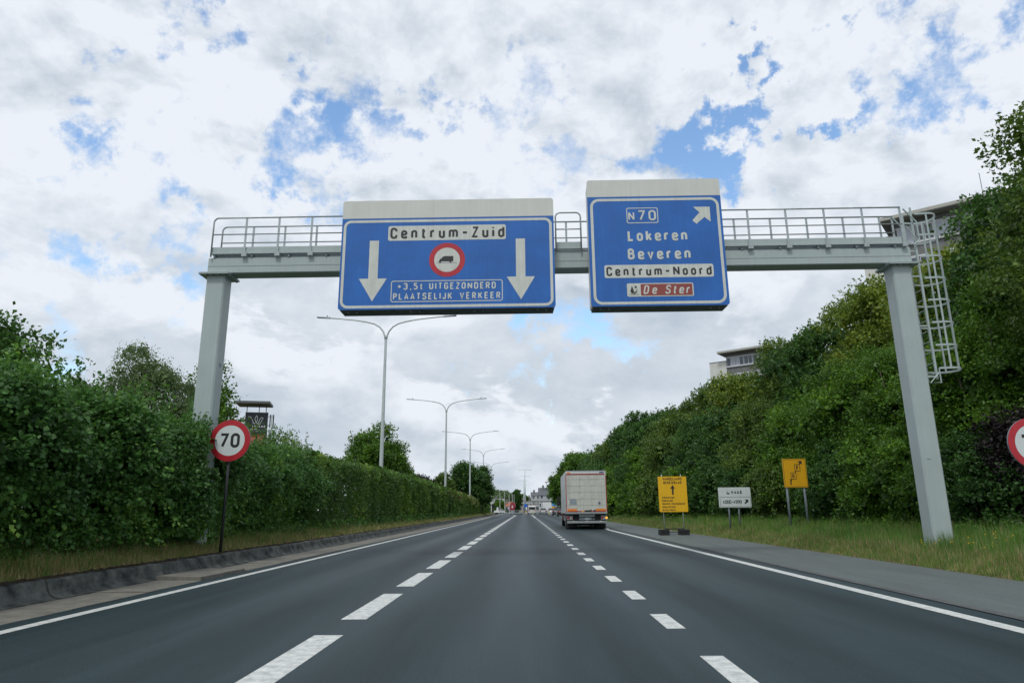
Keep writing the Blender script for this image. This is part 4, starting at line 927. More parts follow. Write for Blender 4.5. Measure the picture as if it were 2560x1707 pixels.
# ------------------------------------------------------------ vegetation
LM = {
 'hazel':  leafmat('leaf_hazel', (0.030, 0.087, 0.023), (0.080, 0.208, 0.038), (0.209, 0.375, 0.052), .3, .7),
 'clip':   leafmat('leaf_hedge', (0.037, 0.086, 0.020), (0.091, 0.198, 0.031), (0.234, 0.350, 0.039), .28, .45),
 'copper': leafmat('leaf_copper_tinged', (0.061, 0.074, 0.020), (0.154, 0.154, 0.037), (0.264, 0.182, 0.039), .25, .8),
 'bright': leafmat('leaf_bright_shrub', (0.031, 0.083, 0.010), (0.090, 0.211, 0.018), (0.211, 0.389, 0.035), .3, .6),
 'dark':   leafmat('leaf_dark_tree', (0.023, 0.069, 0.016), (0.056, 0.146, 0.025), (0.117, 0.243, 0.035), .28, .6),
 'linden': leafmat('leaf_linden', (.070, .125, .016), (.165, .245, .030), (.36, .43, .06), .3, .75),
 'olive':  leafmat('leaf_olive', (0.045, 0.095, 0.016), (0.095, 0.171, 0.025), (0.189, 0.270, 0.045), .28, .7),
 'birch':  leafmat('leaf_birch', (0.055, 0.096, 0.040), (0.120, 0.190, 0.064), (0.220, 0.304, 0.088), .3, .8),
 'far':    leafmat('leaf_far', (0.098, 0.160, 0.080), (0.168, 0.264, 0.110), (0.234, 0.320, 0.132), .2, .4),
 'purple': leafmat('leaf_purple', (.010, .006, .009), (.022, .014, .018), (.045, .035, .036), .15, .6),
}
BARK = mat('bark', (.10, .085, .065), .9, 0, .3, 5, .4, .2); BIRCHB = mat('birch_bark', (.50, .48, .43), .8, 0, .35, 3, 0, .2)
def quads(name, V, m, parent=None):      # V: n x k x 3 array, one k-gon per row
    n, k = V.shape[:2]; me = bpy.data.meshes.new(name)
    me.vertices.add(n*k); me.vertices.foreach_set('co', V.reshape(-1).astype(np.float32))
    me.loops.add(n*k); me.loops.foreach_set('vertex_index', np.arange(n*k, dtype=np.int32))
    me.polygons.add(n); me.polygons.foreach_set('loop_start', np.arange(0, n*k, k, dtype=np.int32)); me.polygons.foreach_set('loop_total', np.full(n, k, dtype=np.int32))
    me.materials.append(m); me.update(calc_edges=True)
    o = bpy.data.objects.new(name, me); COL.objects.link(o)
    if parent: o.parent = parent
    return o
def unit(a): return a/np.maximum(np.linalg.norm(a, axis=-1, keepdims=True), 1e-9)
def leafquads(P, axis, nrm, size, fat=.62):
    n = len(P); axis = unit(axis); side = unit(np.cross(axis, nrm)); up = np.cross(side, axis)
    s = size[:, None]*np.ones((n, 1)); w = s*fat*.5
    V = np.empty((n, 4, 3)); V[:, 0] = P; V[:, 1] = P+axis*s*.45-side*w+up*s*.10; V[:, 2] = P+axis*s; V[:, 3] = P+axis*s*.45+side*w+up*s*.10
    return V
def shoots(C, out, rng, L, ln, size, fat=.62, droop=.15):
    """leaves set along short twigs that start at C and point outwards"""
    n = len(C); d = unit(out*.8+np.array([0, 0, .35])+rng.normal(0, .45, (n, 3)))
    t = rng.uniform(0, 1, (n, L)); P = C[:, None]+d[:, None]*(t*ln)[..., None]+rng.normal(0, ln*.13, (n, L, 3))
    ax = d[:, None]*.6+rng.normal(0, .6, (n, L, 3)); ax[..., 2] -= droop
    nr = out[:, None]*.45+np.array([0, 0, .65])+rng.normal(0, .45, (n, L, 3))
    sz = (np.broadcast_to(np.asarray(size, float).reshape(-1, 1) if np.ndim(size) else size, (n, L))*rng.uniform(.65, 1.25, (n, L))).reshape(-1)
    return leafquads(P.reshape(-1, 3), ax.reshape(-1, 3), unit(nr.reshape(-1, 3)), sz, fat)
def lobes_surface(lobes, n, rng, inner=0.9, jit=.10, zmin=.1):
    lobes = np.asarray(lobes); C, R = lobes[:, :3], lobes[:, 3:]
    area = (R[:, 0]*R[:, 1]+R[:, 0]*R[:, 2]+R[:, 1]*R[:, 2])**1.0; p = area/area.sum()
    out_p, out_d, got = [], [], 0
    for _ in range(12):
        k = rng.choice(len(lobes), n*2, p=p); d = unit(rng.normal(0, 1, (n*2, 3)))
        f = 1+rng.normal(0, jit, n*2)-np.abs(rng.normal(0, jit*.9, n*2))
        P = C[k]+d*R[k]*f[:, None]; keep = (P[:, 2] > zmin) & (rng.uniform(0, 1, n*2) < np.clip(.38+1.0*d[:, 2], .05, 1))
        for j in range(len(lobes)):
            q = np.sum(((P-C[j])/R[j])**2, 1); keep &= (q > inner**2*.72) | (k == j)
        out_p.append(P[keep]); out_d.append(unit(d[keep]/R[k[keep]])); got += keep.sum()
        if got >= n: break
    return np.concatenate(out_p)[:n], np.concatenate(out_d)[:n]
def crown_lobes(R, H, z0, rng, n=30, rs=.34, top=1.0, squash=1):
    """small round masses spread over an egg shaped crown of radius R between z0 and H"""
    zc = (z0+H)/2; rz = (H-z0)/2; L_ = []
    for i in range(n):
        u = (i+.5)/n; z = 1-2*u; a = i*2.39996+rng.uniform(-.4, .4); r = sqrt(max(0, 1-z*z))
        s = rs*R*rng.uniform(.6, 1.45); k = .78*rng.uniform(.74, 1.2)
        taper = 1-.22*max(z, 0)*top
        L_.append((cos(a)*r*R*k*taper, sin(a)*r*R*k*taper*squash, zc+z*rz*k, s, s, s*rng.uniform(.7, 1.0)))
    L_.append((0, 0, zc, R*.72, R*.72*squash, rz*.75)); return L_
def foliage(name, lobes, n, leaf, m, rng, L=9, ln=.45, parent=None, fat=.62, fill=.16, jit=.10, droop=.15, zmin=.1, drop=None):
    P, d = lobes_surface(lobes, n, rng, jit=jit, zmin=zmin); V = shoots(P, d, rng, L, ln, leaf, fat, droop)
    # inner foliage: the same leaves deeper in the crown, bigger sprays
    Lb = np.array(lobes, float); Lb[:, 3:] *= .74; P2, d2 = lobes_surface(Lb, int(n*fill*L*.9), rng, jit=.05, zmin=zmin)
    V2 = leafquads(P2, rng.normal(0, 1, P2.shape), d2+rng.normal(0, .35, P2.shape), np.full(len(P2), leaf*1.9)*rng.uniform(.6, 1.3, len(P2)), .9)
    V = np.concatenate([V, V2])
    if drop is not None: V = V[~drop(V[:, 2])]
    return quads(name, V, m, parent)
def trunk(parent, H, r, rng, m=BARK, nb=7, spread=2.2, z0=.35, name='trunk', lean=0):
    mb = MB(); pts = [(0, 0, -.1)]+[(lean*H*t+rng.normal(0, .04*H*.1), rng.normal(0, .04*H*.1), H*t*.82) for t in (.25, .5, .75, 1)]
    mb.tube(pts, [r, r*.8, r*.6, r*.4, r*.15], 8)
    for i in range(nb):
        t = z0+(.9-z0)*i/nb; z = H*.82*t; a = i*2.4+rng.uniform(-.5, .5); x = lean*H*t
        s = spread*(1-.5*t); mb.tube([(x, 0, z), (x+cos(a)*s*.45, sin(a)*s*.45, z+s*.35), (x+cos(a)*s, sin(a)*s, z+s*.9)], [r*.35, r*.22, r*.06], 6)
    return mb.obj(name, m, parent, True)
def tree(name, label, cat, x, y, H, R, z0, kind, seed, n, leaf, L=9, ln=.5, nl=34, rs=.34, group=None, gz=.45, r=.22, jit=.10, fill=.16, bark=BARK, droop=.15, squash=1, lean=0, fat=.66, rz=0):
    rng = np.random.default_rng(seed); t = thing(name, label, cat, (x, y, gz), rz, group)
    trunk(t, H, r, rng, bark, 7, R*.75, lean=lean); foliage('crown', crown_lobes(R, H, z0, rng, nl, rs, squash=squash), n, leaf, LM[kind], rng, L, ln, t, fat, fill, jit, droop); return t
def shrub(name, label, x, y, H, R, kind, seed, n, leaf, L=9, ln=.35, group=None, ry=1.0, gz=.42, nl=26, fat=.62, jit=.1):
    rng = np.random.default_rng(seed); t = thing(name, label, 'shrub', (x, y, gz), 0, group)
    mb = MB()
    for i in range(6):
        a = i*1.05+rng.uniform(-.3, .3); mb.tube([(cos(a)*.12, sin(a)*.12, -.1), (cos(a)*R*.4, sin(a)*R*.4, H*.45), (cos(a)*R*.6, sin(a)*R*.6, H*.8)], [.05, .035, .012], 6)
    mb.obj('stems', BARK, t, True)
    foliage('foliage', crown_lobes(R, H, -.25*H, rng, nl, .36, top=.5, squash=ry), n, leaf, LM[kind], rng, L, ln, t, fat, .2, jit); return t

# --- left: overgrown hazel hedge near the camera
rng = np.random.default_rng(21)
def hedge_lobes(y0, y1, step, xf, hfun, depth=1.6, big=1.0):
    out = []
    y = y0
    while y < y1:
        h = hfun(y)
        for z in np.arange(.5, h-.25, .62):
            zz = z/h; r = .50*big*rng.uniform(.6, 1.55); bulge = .28*sin(pi*min(1, zz*.9))-.55*max(0, 1-z/1.5)
            out.append((xf-.55-rng.uniform(0, .25)+bulge-.5*max(0, zz-.75)*2, y+rng.uniform(-.3, .3), z+.35, r, r, r*.85))
        for x in np.arange(xf-1.3, xf-depth-1.0, -.7): r = .6*big*rng.uniform(.8, 1.25); out.append((x, y+rng.uniform(-.3, .3), h-.15-.1*abs(x-xf+1.2), r, r, r*.75))
        y += step
    return out
def near_h(y): return 2.92+.10*sin(y*1.1)+.12*sin(y*2.3+1)-(.0 if y > 16 else 0)
LEFTY = ((4, 9.5, 'overgrown green hazel bush at the left edge of the photo'), (9.0, 13.6, 'overgrown hazel bush with big leaves left of the gantry column'),
         (13.1, 18.0, 'hazel bush hiding the foot of the left gantry column'), (17.5, 23.5, 'tall leafy bush just behind the left 70 speed limit sign'), (23.0, 29.5, 'rounded bush where the overgrown growth meets the clipped hedge'))
for i, (a, b, lab) in enumerate(LEFTY):
    t = thing('hazel_bush', lab, 'bush', (-9.3, (a+b)/2, .45), 0, 'overgrown bushes on the left verge')
    hf = (lambda y: near_h(y)-.25*max(0, 1-abs(y-17.2)/1.6)) if i < 3 else (lambda y: near_h(y)-.28)
    Lb = hedge_lobes(a, b, .62, -7.80 if i < 2 else -7.62 if i == 2 else -8.1 if i == 3 else -8.3, hf)
    if i == 2: Lb += [(-8.02, yq, zq, .42, .42, .42) for yq in (15.7, 16.2, 16.7) for zq in (.75, 1.25, 1.8)]
    Lb = [(x+9.3, y-(a+b)/2, z-.45, r1, r2, r3) for x, y, z, r1, r2, r3 in Lb]
    foliage('foliage', Lb, 6200 if i < 4 else 5000, .092 if i < 4 else .088, LM['hazel'], rng, 9, .34, t, .78, .14, .16, .3, zmin=-.05,
        drop=lambda Q, yc=(a+b)/2: (Q[:, 0]-9.3 > np.where(Q[:, 2] > 1.8, -.466, -.446)*(Q[:, 1]+yc)) & (Q[:, 1]+yc < 17.4) & (Q[:, 1]+yc > 14.6))
    mb = MB()
    for k in range(int((b-a)/.6)):
        yy = a+.3+k*.6-(a+b)/2; mb.tube([(rng.uniform(-.2, .3), yy, -.2), (rng.uniform(-.3, .3), yy+rng.uniform(-.2, .2), 1.4), (rng.uniform(-.4, .2), yy+rng.uniform(-.4, .4), 2.7)], [.035, .025, .01], 5)
    mb.obj('stems', BARK, t, True)
    # young leader shoots standing out of the top and the face
    k_ = 46 if i < 3 else 14; yy = rng.uniform(a, b, k_)-(a+b)/2; xx_ = rng.uniform(-.9, .9, k_) + (.2 if i < 3 else 0); zb_ = near_h(17)-.35+rng.uniform(-.2, .25, k_); ln_ = rng.uniform(.3, .95, k_)
    pts = np.concatenate([np.stack([xx_+rng.normal(0, .05, k_)+t_*.1, yy+t_*ln_*.15, zb_+t_*ln_], 1) for t_ in np.linspace(.1, 1, 9)])
    up_ = np.tile([[0, 0, 1.]], (len(pts), 1)); quads('leader_shoots', shoots(pts, up_, rng, 4, .12, .095, .7, .3), LM['hazel'], t)['kind'] = 'stuff'
# --- clipped hedge running to the junction
def hz(y): return np.interp(y, [25, 31, 43, 60, 74, 100, 140, 158, 166], [3.45, 3.35, 3.48, 3.5, 3.25, 2.95, 2.25, 1.95, 1.6])
n = 15000; u = rng.uniform(0, 1, n); y = 27*(166/27)**u; y = np.clip(y+rng.normal(0, .2, n), 26, 168); h = hz(y)
wob = .12*np.sin(y*.9)+.10*np.sin(y*2.3+1)+.08*np.sin(y*4.1+2)
face = rng.uniform(0, 1, n) < .62; zf = rng.uniform(0, 1, n)
lump = .10*np.sin(y*3.1+zf*6)*np.sin(zf*7+y*1.3)
xx = np.where(face, -8.42+wob*.8+lump-.10*zf-abs(rng.normal(0, .10, n)), -8.5-rng.uniform(0, 1, n)**1.2*2.0)
zz = np.where(face, .40+zf*(h-.42), h+wob*.5+.05*np.sin(y*5)-abs(rng.normal(0, .07, n))-.25*(xx+9.3)**2*.6)
C_ = np.stack([xx+9.3, y-95, zz-.4], 1); od = np.where(face[:, None], np.array([[1, 0, .15]]), np.array([[.15, 0, 1]]))
V = shoots(C_, od, rng, 8, .26, .075*np.clip(y/30, 1, 2.6), .7, .1)
n2 = 20000; u = rng.uniform(0, 1, n2); y2 = 27*(166/27)**u; h2 = hz(y2); f2 = rng.uniform(0, 1, n2) < .6; z2 = rng.uniform(0, 1, n2)
P2 = np.stack([np.where(f2, -8.72, -8.8-rng.uniform(0, 1.6, n2))+9.3, y2-95, np.where(f2, z2*(h2-.2), h2-.32)], 1)
V2 = leafquads(P2, rng.normal(0, 1, P2.shape), np.where(f2[:, None], [[1, 0, 0]], [[0, 0, 1]])+rng.normal(0, .3, P2.shape), .26*np.clip(y2/35, 1, 3), .9)
t = thing('clipped_hedge', 'long clipped green hedge running beside the road to the junction', 'hedge', (-9.3, 95, .4))
yc = np.concatenate([V, V2]); isc = (yc[:, 0, 1] > -22) & (rng.uniform(0, 1, len(yc)) < .30+.25*np.clip((yc[:, 0, 1]+22)/30, 0, 1)) & (yc[:, 0, 2] > np.interp(yc[:, 0, 1]+95, [70, 166], [2.2, 1.2])) & (yc[:, 0, 1] < 45)
quads('foliage', yc[~isc], LM['clip'], t); quads('reddish_foliage', yc[isc], LM['copper'], t)['label'] = 'reddish brown tinged leaves along the top of the hedge'
mb = MB()
for yy in np.arange(28, 110, 1.5): mb.tube([(.1, yy-95, -.3), (.15, yy-95, 1.6)], .035, 5)
mb.obj('stems', BARK, t)['kind'] = 'stuff'

# --- left: trees behind the hedge
tree('broadleaf_tree', 'dark broadleaf tree top rising at the left edge of the photo', 'tree', -10.95, 13.4, 4.75, 1.05, .8, 'dark', 31, 900, .11, 9, .4, 22, .38, jit=.16, fill=.06, r=.12)
# weeping birch
def birch(label, x, y, H, R, seed, n, grp=None):
    rng = np.random.default_rng(seed); t = thing('birch_tree', label, 'tree', (x, y, .45), 0, grp)
    trunk(t, H, .14, rng, BIRCHB, 9, R*.55, .3)
    Lb = crown_lobes(R, H, 1.2, rng, 30, .26); P, d = lobes_surface(Lb, n, rng, jit=.16)
    # hanging sprays
    Ls = 14; tt = np.linspace(0, 1, Ls)[None]*rng.uniform(.5, 1.3, (len(P), 1)); hang = np.stack([d[:, 0]*.25, d[:, 1]*.25, -np.ones(len(P))], 1)
    top = P[:, None]+hang[:, None]*tt[..., None]+rng.normal(0, .06, (len(P), Ls, 3))
    ax = hang[:, None]+rng.normal(0, .5, top.shape); nr = d[:, None]+rng.normal(0, .5, top.shape)
    V = leafquads(top.reshape(-1, 3), ax.reshape(-1, 3), unit(nr.reshape(-1, 3)), rng.uniform(.05, .10, len(P)*Ls), .7)
    Lb = np.array(Lb); Lb[:, 3:] *= .72; P2, d2 = lobes_surface(Lb, int(n*1.0), rng, jit=.1)
    V2 = leafquads(P2, rng.normal(0, .5, P2.shape)+[0, 0, -1], d2+rng.normal(0, .4, P2.shape), rng.uniform(.15, .35, len(P2)), .5)
    quads('crown', np.concatenate([V, V2]), LM['birch'], t); return t
birch('weeping birch with white stems behind the hedge, left of the gantry column', -16.3, 28.5, 8.2, 2.2, 41, 2400, 'weeping birches behind the left hedge')
birch('smaller weeping birch at the left flank of the bigger one', -18.6, 27.5, 6.6, 1.1, 42, 600, 'weeping birches behind the left hedge')
tree('broadleaf_tree', 'loose green tree immediately right of the left gantry column', 'tree', -14.9, 31.5, 7.6, 1.55, 1.0, 'bright', 43, 1200, .15, 9, .45, 26, .34, jit=.18, fill=.07, r=.13)
tree('broadleaf_tree', 'low rounded green tree between the billboard tower and the clipped hedge', 'tree', -17.5, 47, 5.4, 3.0, .2, 'clip', 44, 1500, .14, 9, .45, 26, .34, jit=.14)
tree('broadleaf_tree', 'big round green tree behind the nearest lamp post', 'tree', -16.9, 77, 9.4, 3.6, 1.4, 'bright', 45, 2600, .22, 9, .6, 34, .30, jit=.14)
tree('broadleaf_tree', 'narrower green tree joined to the right of the big round one', 'tree', -14.3, 79, 6.5, 2.0, 1, 'bright', 46, 1300, .2, 9, .5, 24, .3, jit=.16)
tree('copper_beech', 'small copper purple tree behind the hedge between two lamp posts', 'tree', -15.4, 104, 5.3, 2.2, 1, 'purple', 47, 1000, .25, 8, .5, 20)
tree('broadleaf_tree', 'small olive green tree beside the copper purple one', 'tree', -13.0, 108, 6.0, 1.9, 1, 'olive', 48, 1000, .25, 8, .5, 20)
tree('broadleaf_tree', 'dark uneven tree at the end of the left hedge behind the third lamp post', 'tree', -10.9, 128, 9.0, 3.2, .4, 'dark', 49, 3000, .30, 9, .9, 18, .38, jit=.2, fill=.10, gz=.4)
tree('broadleaf_tree', 'dark tree half at the hedge end, right of the third lamp post', 'tree', -8.2, 131, 8.3, 1.8, 1.2, 'dark', 50, 1600, .30, 9, .9, 13, .42, jit=.22, fill=.10, gz=.4)
tree('broadleaf_tree', 'low green tree in front of the dark uneven tree at the hedge', 'tree', -14.9, 118, 5.6, 2.2, .3, 'olive', 51, 1100, .26, 8, .6, 20)
tree('broadleaf_tree', 'dark bushy tree beneath the white box sign', 'tree', -10.6, 172, 4.0, 2.0, 0, 'dark', 52, 900, .3, 8, .6, 18, gz=0)

# --- right: shrubs in front, trees behind
def at_x(px, X):      # distance at which a photo column meets the plane x = X near eye height
    d = AX[2]+AX[0]*((px-1280)/1690)-AX[1]*((1270-853.5)/1690); return X/d.x*d.y
RT = [ # x, y, H, R, kind, n, leaf, label
 (15.1, 16.9, 11.3, 2.2, 'olive', 3800, .13, 'very tall olive green tree at the right edge, its top the highest in the photo'),
 (17.5, 22.6, 12.1, 2.4, 'dark', 2400, .16, 'dark green tree hiding the big apartment tower, right of the ladder cage'),
 (17.6, 26.2, 11.5, 2.4, 'linden', 4200, .15, 'yellowish green linden directly behind the right gantry column'),
 (17.2, 31.0, 12.3, 2.7, 'linden', 3600, .16, 'linden next left of the gantry column, its top just under the beam'),
 (16.6, 36.8, 11.0, 2.6, 'dark', 3200, .17, 'dark green tree top left of the lindens behind the beam'),
 (17.2, 42.6, 11.4, 2.8, 'olive', 3200, .18, 'olive tree above the yellow diversion board'),
 (16.4, 49.5, 10.3, 2.7, 'linden', 3000, .19, 'light olive tree just right of the small apartment tower'),
 (16.0, 57.0, 10.3, 3.3, 'olive', 2800, .20, 'olive tree standing right below the small apartment tower'),
 (15.8, 65.5, 11.0, 3.7, 'olive', 2600, .22, 'broad olive tree left below the small apartment tower'),
 (15.6, 75.0, 11.5, 3.9, 'dark', 2400, .24, 'dark tree above the temporary yellow board'),
 (15.4, 86.0, 12.0, 4.1, 'dark', 2200, .26, 'dark tree to the left of the temporary yellow board'),
 (15.2, 98.0, 12.1, 4.2, 'olive', 2000, .28, 'olive green tree above the right edge of the lorry'),
 (15.0, 112, 12.1, 4.4, 'linden', 1900, .30, 'light green tree top just over the roof of the lorry'),
]
for i, (x, y, H, R, k, n, lf, lab) in enumerate(RT):
    tree('broadleaf_tree', lab, 'tree', x, y, H, R, 1.2, k, 100+i, n, lf, 9, .5, 34, .33, 'tall trees on the right bank', jit=.10, fill=.12)
MS = [ # mid layer
 (13.6, 18.4, 3.7, 1.2, 'purple', 2600, .10, 'dark purple leaved bush behind the right edge speed limit sign'),
 (14.1, 20.4, 7.4, 1.9, 'bright', 3600, .11, 'tall glossy green shrub between the gantry column and the right edge'),
 (14.0, 24.2, 6.9, 2.0, 'bright', 3800, .11, 'bright green shrub directly behind the right gantry column'),
 (14.3, 28.6, 7.4, 2.3, 'bright', 3600, .12, 'big bright green shrub left of the right gantry column'),
 (14.2, 34.0, 6.8, 2.3, 'bright', 3400, .13, 'bright green shrub behind the diversion board'),
 (14.2, 39.6, 7.4, 2.4, 'olive', 3000, .14, 'olive shrub between diversion board and white board'),
 (14.0, 45.4, 7.0, 2.6, 'dark', 2800, .15, 'dark green shrub behind the white zone board'),
 (13.8, 51.8, 7.8, 2.8, 'dark', 2600, .17, 'blue green tall shrub between the white board and the yellow street board'),
 (13.6, 59.6, 7.0, 2.9, 'olive', 2400, .19, 'olive tall shrub behind the yellow street board'),
 (13.2, 67.6, 7.2, 3.0, 'bright', 2200, .20, 'green tall shrub just left of the yellow street board'),
 (13.0, 76.4, 7.0, 3.2, 'dark', 2000, .22, 'dark tall shrub right of the lorry'),
 (12.8, 86.0, 7.2, 3.4, 'bright', 1800, .24, 'green tall shrub at the right side of the lorry box'),
]
for i, (x, y, H, R, k, n, lf, lab) in enumerate(MS): shrub('tall_shrub', lab, x, y, H, R, k, 200+i, n, lf, group='tall shrubs on the right bank', ry=1.35, ln=.42, jit=.13)
FS = [
 (11.95, 19.2, 2.6, 1.2, 'dark', 2100, .10, 'low dark bush right of the gantry column foot'),
 (11.95, 22.0, 3.1, 1.3, 'bright', 2200, .10, 'low bush behind the foot of the right gantry column'),
 (11.9, 24.6, 3.4, 1.4, 'bright', 2200, .11, 'low bush just left of the gantry column foot'),
 (12.0, 27.3, 3.3, 1.5, 'dark', 2100, .11, 'low dark bush between gantry column and diversion board'),
 (12.2, 30.0, 3.4, 1.5, 'bright', 2000, .12, 'low bush behind the posts of the diversion board'),
 (12.1, 34.4, 3.3, 1.6, 'olive', 1900, .13, 'low olive bush between the white board and the diversion board'),
 (12.0, 39.2, 3.4, 1.7, 'dark', 1800, .14, 'low dark bush behind the white zone board'),
 (11.9, 44.6, 3.4, 1.8, 'dark', 1700, .15, 'low bush between the two boards, left of the white one'),
 (11.8, 50.8, 3.5, 2.0, 'bright', 1600, .17, 'low bush right behind the temporary yellow board'),
 (11.6, 58.0, 3.5, 2.2, 'olive', 1500, .18, 'low olive bush left of the temporary yellow board'),
 (11.4, 66.5, 3.6, 2.4, 'bright', 1400, .20, 'low bush halfway between the yellow board and the lorry'),
 (11.2, 76.5, 3.6, 2.6, 'bright', 1300, .22, 'low bush right beside the lorry'),
]
for i, (x, y, H, R, k, n, lf, lab) in enumerate(FS): shrub('low_bush', lab, x+(.75 if y < 50 else .3), y, H, R, k, 300+i, n, lf, group='low bushes at the foot of the right bank', ry=1.4, ln=.32, jit=.14)
# beyond: the bank goes on as one mass of trees towards the junction
Lb = []
rng = np.random.default_rng(77)
for y in np.arange(92, 176, 3.4):
    for x, h, r in ((11.4, 2.2, 2.0), (12.6, 5.0, 2.3), (14.4, 8.0, 2.6), (16.2, 9.6, 2.6)):
        s = r*rng.uniform(.8, 1.2); Lb.append((x-(0 if y < 150 else (y-150)*.03)+rng.uniform(-.5, .5), y+rng.uniform(-1, 1), h+rng.uniform(-.7, .7), s, s, s))
o = foliage('woodland', Lb, 9000, .34, LM['dark'], rng, 8, .7, None, .7, .14, .14)
tag(o, 'dense mass of trees on the right bank beyond the lorry', 'trees', kind='stuff')
tree('broadleaf_tree', 'green tree with ragged top left of the lorry roof, ending the right bank', 'tree', 12.0, 150, 12.4, 4.4, 2, 'bright', 61, 2600, .36, 9, .9, 30, .28, jit=.18, fill=.12)
tree('broadleaf_tree', 'lower green tree overhanging the queue left of the lorry', 'tree', 8.9, 172, 9.9, 3.2, 2, 'bright', 62, 1600, .36, 9, .8, 22, .3, jit=.17, gz=0)
# far trees beyond the junction
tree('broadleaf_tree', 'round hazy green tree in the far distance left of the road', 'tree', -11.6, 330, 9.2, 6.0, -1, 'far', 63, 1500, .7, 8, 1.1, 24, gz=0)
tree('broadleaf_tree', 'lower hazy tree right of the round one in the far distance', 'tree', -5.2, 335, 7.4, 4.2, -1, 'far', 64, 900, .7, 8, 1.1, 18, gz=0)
tree('conifer', 'pointed dark conifer in the far distance beside the tall lamp posts', 'tree', -3.2, 280, 9.2, 1.6, .5, 'dark', 65, 1200, .4, 8, .6, 22, .4, gz=0)
tree('broadleaf_tree', 'small round tree behind the brick house far ahead', 'tree', -.9, 330, 8.0, 2.0, 3, 'bright', 66, 600, .5, 8, .6, 14, gz=0)
tree('broadleaf_tree', 'bright green bushy tree behind the white crossing car', 'tree', -9.6, 262, 4.8, 2.2, -.5, 'bright', 67, 800, .4, 8, .6, 16, gz=0)
tree('copper_beech', 'dark purple bush behind the hedge end', 'tree', -13.6, 240, 4.6, 2.2, -.5, 'purple', 68, 700, .4, 8, .6, 16, gz=0)
# horizon tree line all round
Lb = []
for a in np.linspace(0, 2*pi, 150)[:-1]:
    r = 470+40*sin(a*5); x, y = r*sin(a), r*cos(a)
    if abs(x) < 16 and y > 0: continue
    s = rng.uniform(10, 15); Lb.append((x, y, 1.5, s*1.5, s*1.5, rng.uniform(6, 9)))
Lb = np.array(Lb); P, d = [], []
k = rng.integers(0, len(Lb), 15000); dd = unit(rng.normal(0, 1, (15000, 3))); dd[:, 2] = abs(dd[:, 2]); PP = Lb[k, :3]+dd*Lb[k, 3:]*(1+rng.normal(0, .05, (15000, 1)))
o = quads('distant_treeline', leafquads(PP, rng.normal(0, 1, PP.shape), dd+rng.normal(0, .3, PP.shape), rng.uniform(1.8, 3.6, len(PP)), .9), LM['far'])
tag(o, 'low hazy line of trees on the horizon', 'trees', kind='stuff')

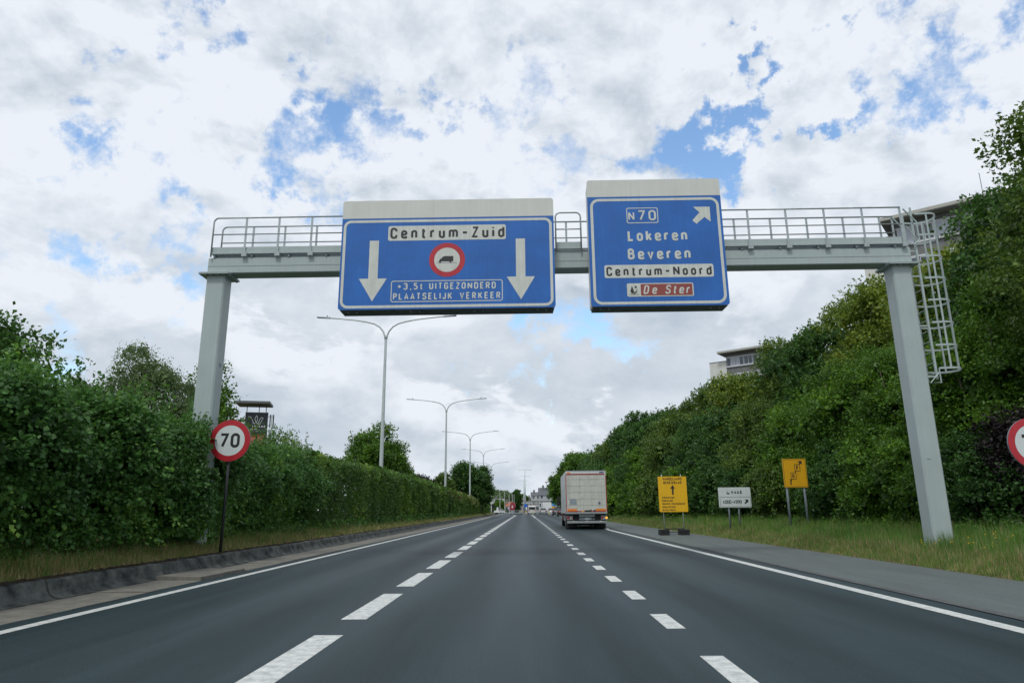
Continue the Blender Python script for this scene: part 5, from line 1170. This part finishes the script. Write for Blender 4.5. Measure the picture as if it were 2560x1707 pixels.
# --- grass on both verges
GR = leafmat('grass_green', (.06, .16, .022), (.115, .26, .04), (.24, .33, .08), .35, .9, dry=(.36, .31, .15, .12))
GD = leafmat('grass_dry', (.14, .16, .05), (.28, .25, .10), (.42, .34, .17), .3, .9, dry=(.44, .35, .19, .4))
def gz_(x):
    return np.interp(x, [p[0] for p in prof], [p[1] for p in prof])
def grass(name, n, x0, x1, y0, y1, hfun, m, label, wid=.0055, seed=5):
    r = np.random.default_rng(seed); u = r.uniform(0, 1, n); y = y0*(y1/y0)**u; x = r.uniform(x0, x1, n)
    cl = np.sin(x*5.1+y*1.7)*np.sin(y*2.9-x*2)+r.normal(0, .6, n)
    x = x+.08*np.sin(y*7); h = hfun(x, y)*(1+.30*np.clip(cl, -1.5, 1.5))*r.uniform(.55, 1.2, n); b = np.stack([x, y, gz_(x)-.01], 1)
    a = r.uniform(0, 2*pi, n); lean = r.uniform(.05, .55, n)*h; w = wid*np.clip(y/16, 1, 5)*r.uniform(.7, 1.4, n)
    s = np.stack([-np.sin(a), np.cos(a), 0*a], 1)*w[:, None]
    d = np.stack([np.cos(a), np.sin(a), 0*a], 1)*lean[:, None]; up = np.zeros((n, 3)); up[:, 2] = h
    V = np.empty((n, 3, 3)); V[:, 0] = b-s; V[:, 1] = b+s; V[:, 2] = b+d+up*.97
    return tag(quads(name, V, m), label, 'grass', kind='stuff')
grass('grass', 170000, 8.35, 12.3, 9, 168, lambda x, y: np.interp(x, [8.3, 8.8, 9.5, 12], [.07, .20, .34, .42]), GR, 'long green and straw coloured grass on the right verge')
grass('dry_grass', 45000, 8.32, 9.4, 9, 168, lambda x, y: np.interp(x, [8.3, 8.8, 9.5], [.05, .18, .30]), GD, 'brownish dry grass along the edge of the right shoulder', seed=6)
grass('grass_seed_heads', 7000, 9.0, 12.2, 10, 150, lambda x, y: .52+0*x, GD, 'thin straw coloured seed heads standing above the right verge', .0014, seed=7)
grass('grass', 60000, -8.9, -7.5, 5, 166, lambda x, y: np.interp(-x, [7.5, 7.8, 8.6], [.12, .24, .36]), GR, 'green grass at the foot of the left hedge', seed=8)
grass('dry_grass', 80000, -8.3, -7.40, 5, 166, lambda x, y: np.interp(-x, [7.4, 7.7, 8.3], [.07, .18, .26]), GD, 'straw coloured dry grass between kerb and left hedge', seed=9)
r9 = np.random.default_rng(12)
def weeds(name, n, xs, y0, y1, m, label, size=.06, hh=.3):
    y = y0*(y1/y0)**r9.uniform(0, 1, n); x = r9.uniform(*xs, n); C = np.stack([x, y, gz_(x)+r9.uniform(0, hh, n)], 1)
    o = quads(name, shoots(C, np.tile([[0, 0, 1.]], (n, 1)), r9, 7, .22, size*np.clip(y/16, 1, 4), .6), m); return tag(o, label, 'weeds', kind='stuff')
weeds('weeds', 1500, (-8.7, -7.9), 8, 90, LM['hazel'], 'leafy weeds and nettles under the left hedge')
weeds('weeds', 1500, (11.0, 12.2), 10, 90, LM['bright'], 'leafy weeds at the foot of the right bank')
mb = MB(); b_ = (9.9, 14.95)
for i in range(26):       # little yellow flowers in the grass by the column
    x, y = RNG.uniform(9.2, 10.8), RNG.uniform(14.5, 17); mb.disc(x, y, gz_(x)+RNG.uniform(.22, .36), .014, 6)
tag(mb.obj('yellow_flowers', YELLOW), 'tiny yellow flowers in the grass by the right column foot', 'flowers', kind='stuff')
